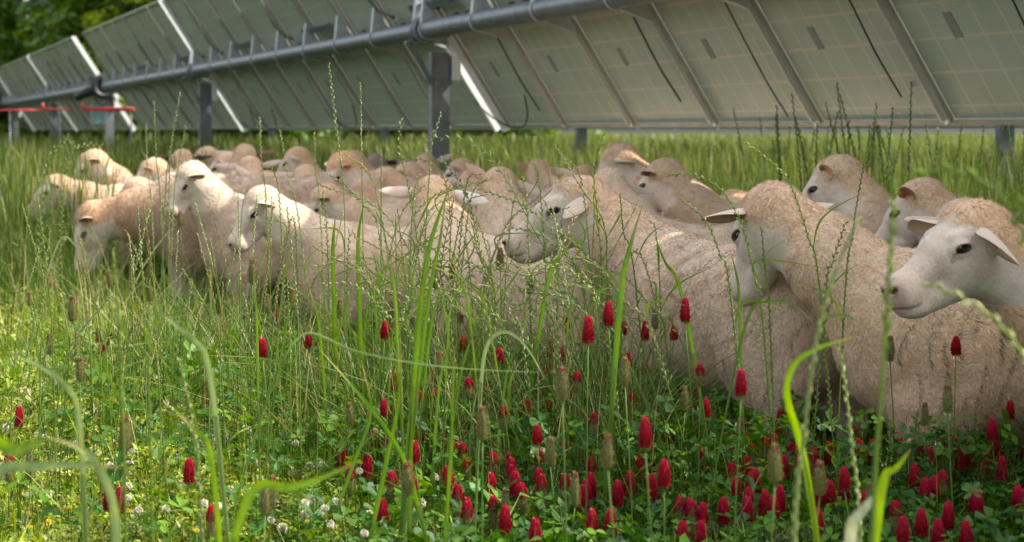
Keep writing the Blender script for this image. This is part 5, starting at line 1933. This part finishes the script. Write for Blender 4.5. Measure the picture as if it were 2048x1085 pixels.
stalk([(840, 560), (825, 420), (800, 300), (802, 240)], 4.4, 'bunched pale seed head left of the near post', f0=.6, size=.016, spread=.4, col=PALE)
stalk([(880, 560), (900, 420), (870, 330), (780, 318)], 4.4, 'dark open seed head hooking left before the near post', f0=.5, size=.018, spread=.7, col=(.18, .22, .09))
stalk([(975, 600), (955, 480), (930, 380), (880, 318)], 4.3, 'seed head leaning left through the rear-view sheep', f0=.5, size=.015, spread=.6, col=(.2, .25, .10))
stalk([(1100, 700), (1060, 640), (1110, 600), (1165, 545)], 3.9, 'crooked pale stem rising right below the profile sheep', f0=.8, size=.012, spread=.4, col=PALE)

rs = np.random.default_rng(77)
# more stalks through the middle
for i in range(46):
    px = rs.normal(900, 210); top = rs.uniform(300, 520); Y = rs.uniform(4.0, 5.0)
    if px < 500: Y = rs.uniform(5.3, 6.2)
    lean = rs.normal(0, 55)
    pts = [(px, 640), (px + lean * .25, (640 + top) / 2), (px + lean * .6, top + 40), (px + lean * 1.2, top + rs.uniform(-20, 30))]
    W0 = PX(px, 640, Y)
    if not foot_clear(W0[0:1], W0[1:2], 0)[0]:
        Y -= .7
    stalk(pts, Y, 'thin seeding grass stalk in the clump before the middle sheep' if px > 620 else 'thin seeding stalk before the left half of the flock',
          group='seeding grass stalks in front of the flock', f0=rs.uniform(.5, .75), size=rs.uniform(.009, .015), spread=rs.uniform(.2, .6),
          col=[PALE, (.25, .30, .12), (.35, .32, .16)][rs.integers(0, 3)])
for i in range(28):
    px = rs.uniform(820, 1420); top = rs.uniform(500, 600); Y = rs.uniform(3.5, 4.3)
    lean = -rs.uniform(30, 190)
    stalk([(px, 690), (px + lean * .35, (690 + top) / 2 + 10), (px + lean * .8, top + 14), (px + lean * 1.25, top + rs.uniform(-5, 45))], Y,
          'seeding grass stalk leaning left below the profile sheep', group='leaning seed heads below the profile sheep',
          f0=rs.uniform(.5, .75), size=rs.uniform(.012, .017), spread=rs.uniform(.3, .65), col=[PALE, (.24, .29, .12), (.36, .33, .17)][rs.integers(0, 3)])
# dark seeding stalks against the panels at right
for i in range(40):
    px = rs.normal(1700, 110) if rs.random() < .45 else rs.uniform(1540, 2050)
    top = rs.uniform(150, 262) if 1600 < px < 1850 else rs.uniform(190, 275)
    Y = rs.uniform(6.9, 8.0)
    lean = rs.normal(0, 30)
    W0 = PX(px, 500, Y)
    if not foot_clear(W0[0:1], W0[1:2], 0)[0]:
        Y = 8.3
    stalk([(px, 480), (px + lean * .3, (480 + top) / 2), (px + lean, top)], Y, 'dark tall seeding stalk against the panel backs at right',
          group='dark seeding stalks behind the right-hand sheep', f0=rs.uniform(.55, .75), size=.022, spread=.25, col=(.13, .17, .06), scol=(.07, .12, .035), r=.0022, leafs=2, wid=.0042)
# thin ones in the left meadow
for i in range(75):
    px = rs.uniform(0, 560) if i < 45 else rs.uniform(150, 1250); top = rs.uniform(380, 640); Y = rs.uniform(3.4, 5.2)
    lean = rs.normal(0, 40)
    stalk([(px, 760), (px + lean * .3, (760 + top) / 2), (px + lean, top)], Y, 'thin seeding grass stalk in the sunny meadow at left' if px < 560 else 'thin seeding grass stalk over the clover in the middle',
          group='thin seeding stalks in the open meadow', f0=rs.uniform(.7, .85), size=.010, spread=.2, col=[PALE, (.3, .34, .12), (.34, .26, .14)][rs.integers(0, 3)], leafs=1)

# broad blades
G1 = (.11, .20, .035); G2 = (.10, .18, .04); SIL = (.22, .29, .13)
B = blade_thing
B([(838, 640), (862, 480), (908, 352)], 3.0, .0115, 'broad bright green blade upright in front of the rear-view sheep', G1)
B([(850, 640), (878, 500), (893, 380)], 3.1, .008, 'narrow green blade right beside the broad bright one', G1)
B([(1238, 620), (1256, 510), (1285, 410)], 3.3, .013, 'dark green upright blade right of the profile sheep', G2)
B([(1370, 600), (1335, 540), (1306, 462)], 3.6, .009, 'short green blade leaning left before the pale back', G2)
B([(1090, 580), (1120, 520), (1158, 452)], 3.8, .011, 'short bright blade under the profile chin', G1)
B([(670, 640), (665, 500), (672, 425)], 4.2, .014, 'upright green blade below the tallest stalk', G1)
B([(720, 640), (715, 480), (730, 400)], 4.2, .013, 'upright green blade left of the grass clump centre', G1)
B([(960, 780), (968, 700), (1000, 655), (1050, 680), (1090, 760)], 3.0, .008, 'silvery arched blade in the middle of the meadow', SIL)
B([(1625, 940), (1592, 860), (1562, 780), (1588, 715), (1650, 690), (1715, 672)], 2.2, .010, 'curved bright leaf with a pale tip below the large flank', (.20, .32, .03))
B([(1755, 1010), (1785, 950), (1822, 898)], 2.1, .012, 'short glowing green blade at lower right', (.22, .34, .03))
B([(1700, 1120), (1705, 1050), (1745, 1000), (1752, 985)], 1.9, .014, 'pale blunt leaf tip at the lower right edge', (.42, .46, .30))
B([(560, 640), (640, 690), (760, 715), (900, 738), (1080, 745)], 2.7, .0035, 'long thin blade arching level across the middle', SIL)
B([(-60, 990), (40, 945), (120, 928), (246, 936)], 1.9, .012, 'broad blurred level blade at the lower left', SIL)
B([(-60, 890), (0, 915), (60, 890), (100, 878)], 1.75, .016, 'broad blurred blade entering at the left edge', (.16, .26, .05))
B([(235, 1120), (225, 1000), (180, 900), (95, 876)], 1.9, .013, 'blurred blade arching left at the lower left', SIL)
B([(165, 900), (150, 800), (100, 740), (20, 708)], 2.1, .009, 'blurred pale blade arching left above the low cover', SIL)
B([(470, 1010), (540, 985), (625, 965), (720, 922)], 1.9, .011, 'bright blurred blade pointing right near the lower edge', (.20, .32, .05))
B([(430, 780), (400, 700), (360, 655), (325, 632)], 2.3, .010, 'blurred pale blade tip in the sunny meadow', SIL)
B([(430, 960), (405, 880), (350, 820)], 2.2, .009, 'blurred green blade beside the brown clover head', (.16, .26, .05))
B([(760, 980), (800, 800), (790, 720)], 3.0, .010, 'upright green blade left of the red heads', G1)
B([(835, 1000), (800, 900), (730, 800), (640, 700)], 2.9, .010, 'long blade leaning left through the middle', G1)
B([(820, 990), (822, 850), (815, 780)], 3.0, .009, 'upright dark blade between the red heads', G2)
B([(700, 940), (745, 830), (722, 720)], 3.2, .008, 'curved green blade left of the middle', G1)
B([(895, 1000), (905, 860), (900, 790)], 2.9, .008, 'upright narrow blade among the red heads', G1)
B([(110, 480), (150, 500), (185, 470)], 5.0, .007, 'small arched blade at left under the flock', SIL)
B([(1480, 640), (1475, 560), (1460, 500)], 3.7, .007, 'thin upright blade on the curly rump', G2)
B([(1480, 660), (1520, 610), (1580, 600), (1630, 650)], 3.3, .006, 'thin arched blade over the curly rump', G2)
B([(1625, 690), (1650, 640), (1700, 630), (1730, 665)], 3.0, .008, 'drooping blade on the large flank', (.14, .2, .07))
for i in range(42):
    px = rs.normal(780, 180); Y = rs.uniform(3.3, 4.4); h = rs.uniform(60, 190); y0 = rs.uniform(620, 820)
    lean = rs.normal(0, 45)
    B([(px, y0), (px + lean * .4, y0 - h * .6), (px + lean, y0 - h)], Y, rs.uniform(.004, .008), 'green grass blade in the clump before the middle sheep',
      [G1, G2, (.14, .21, .05)][rs.integers(0, 3)], group='green blades of the middle clump')
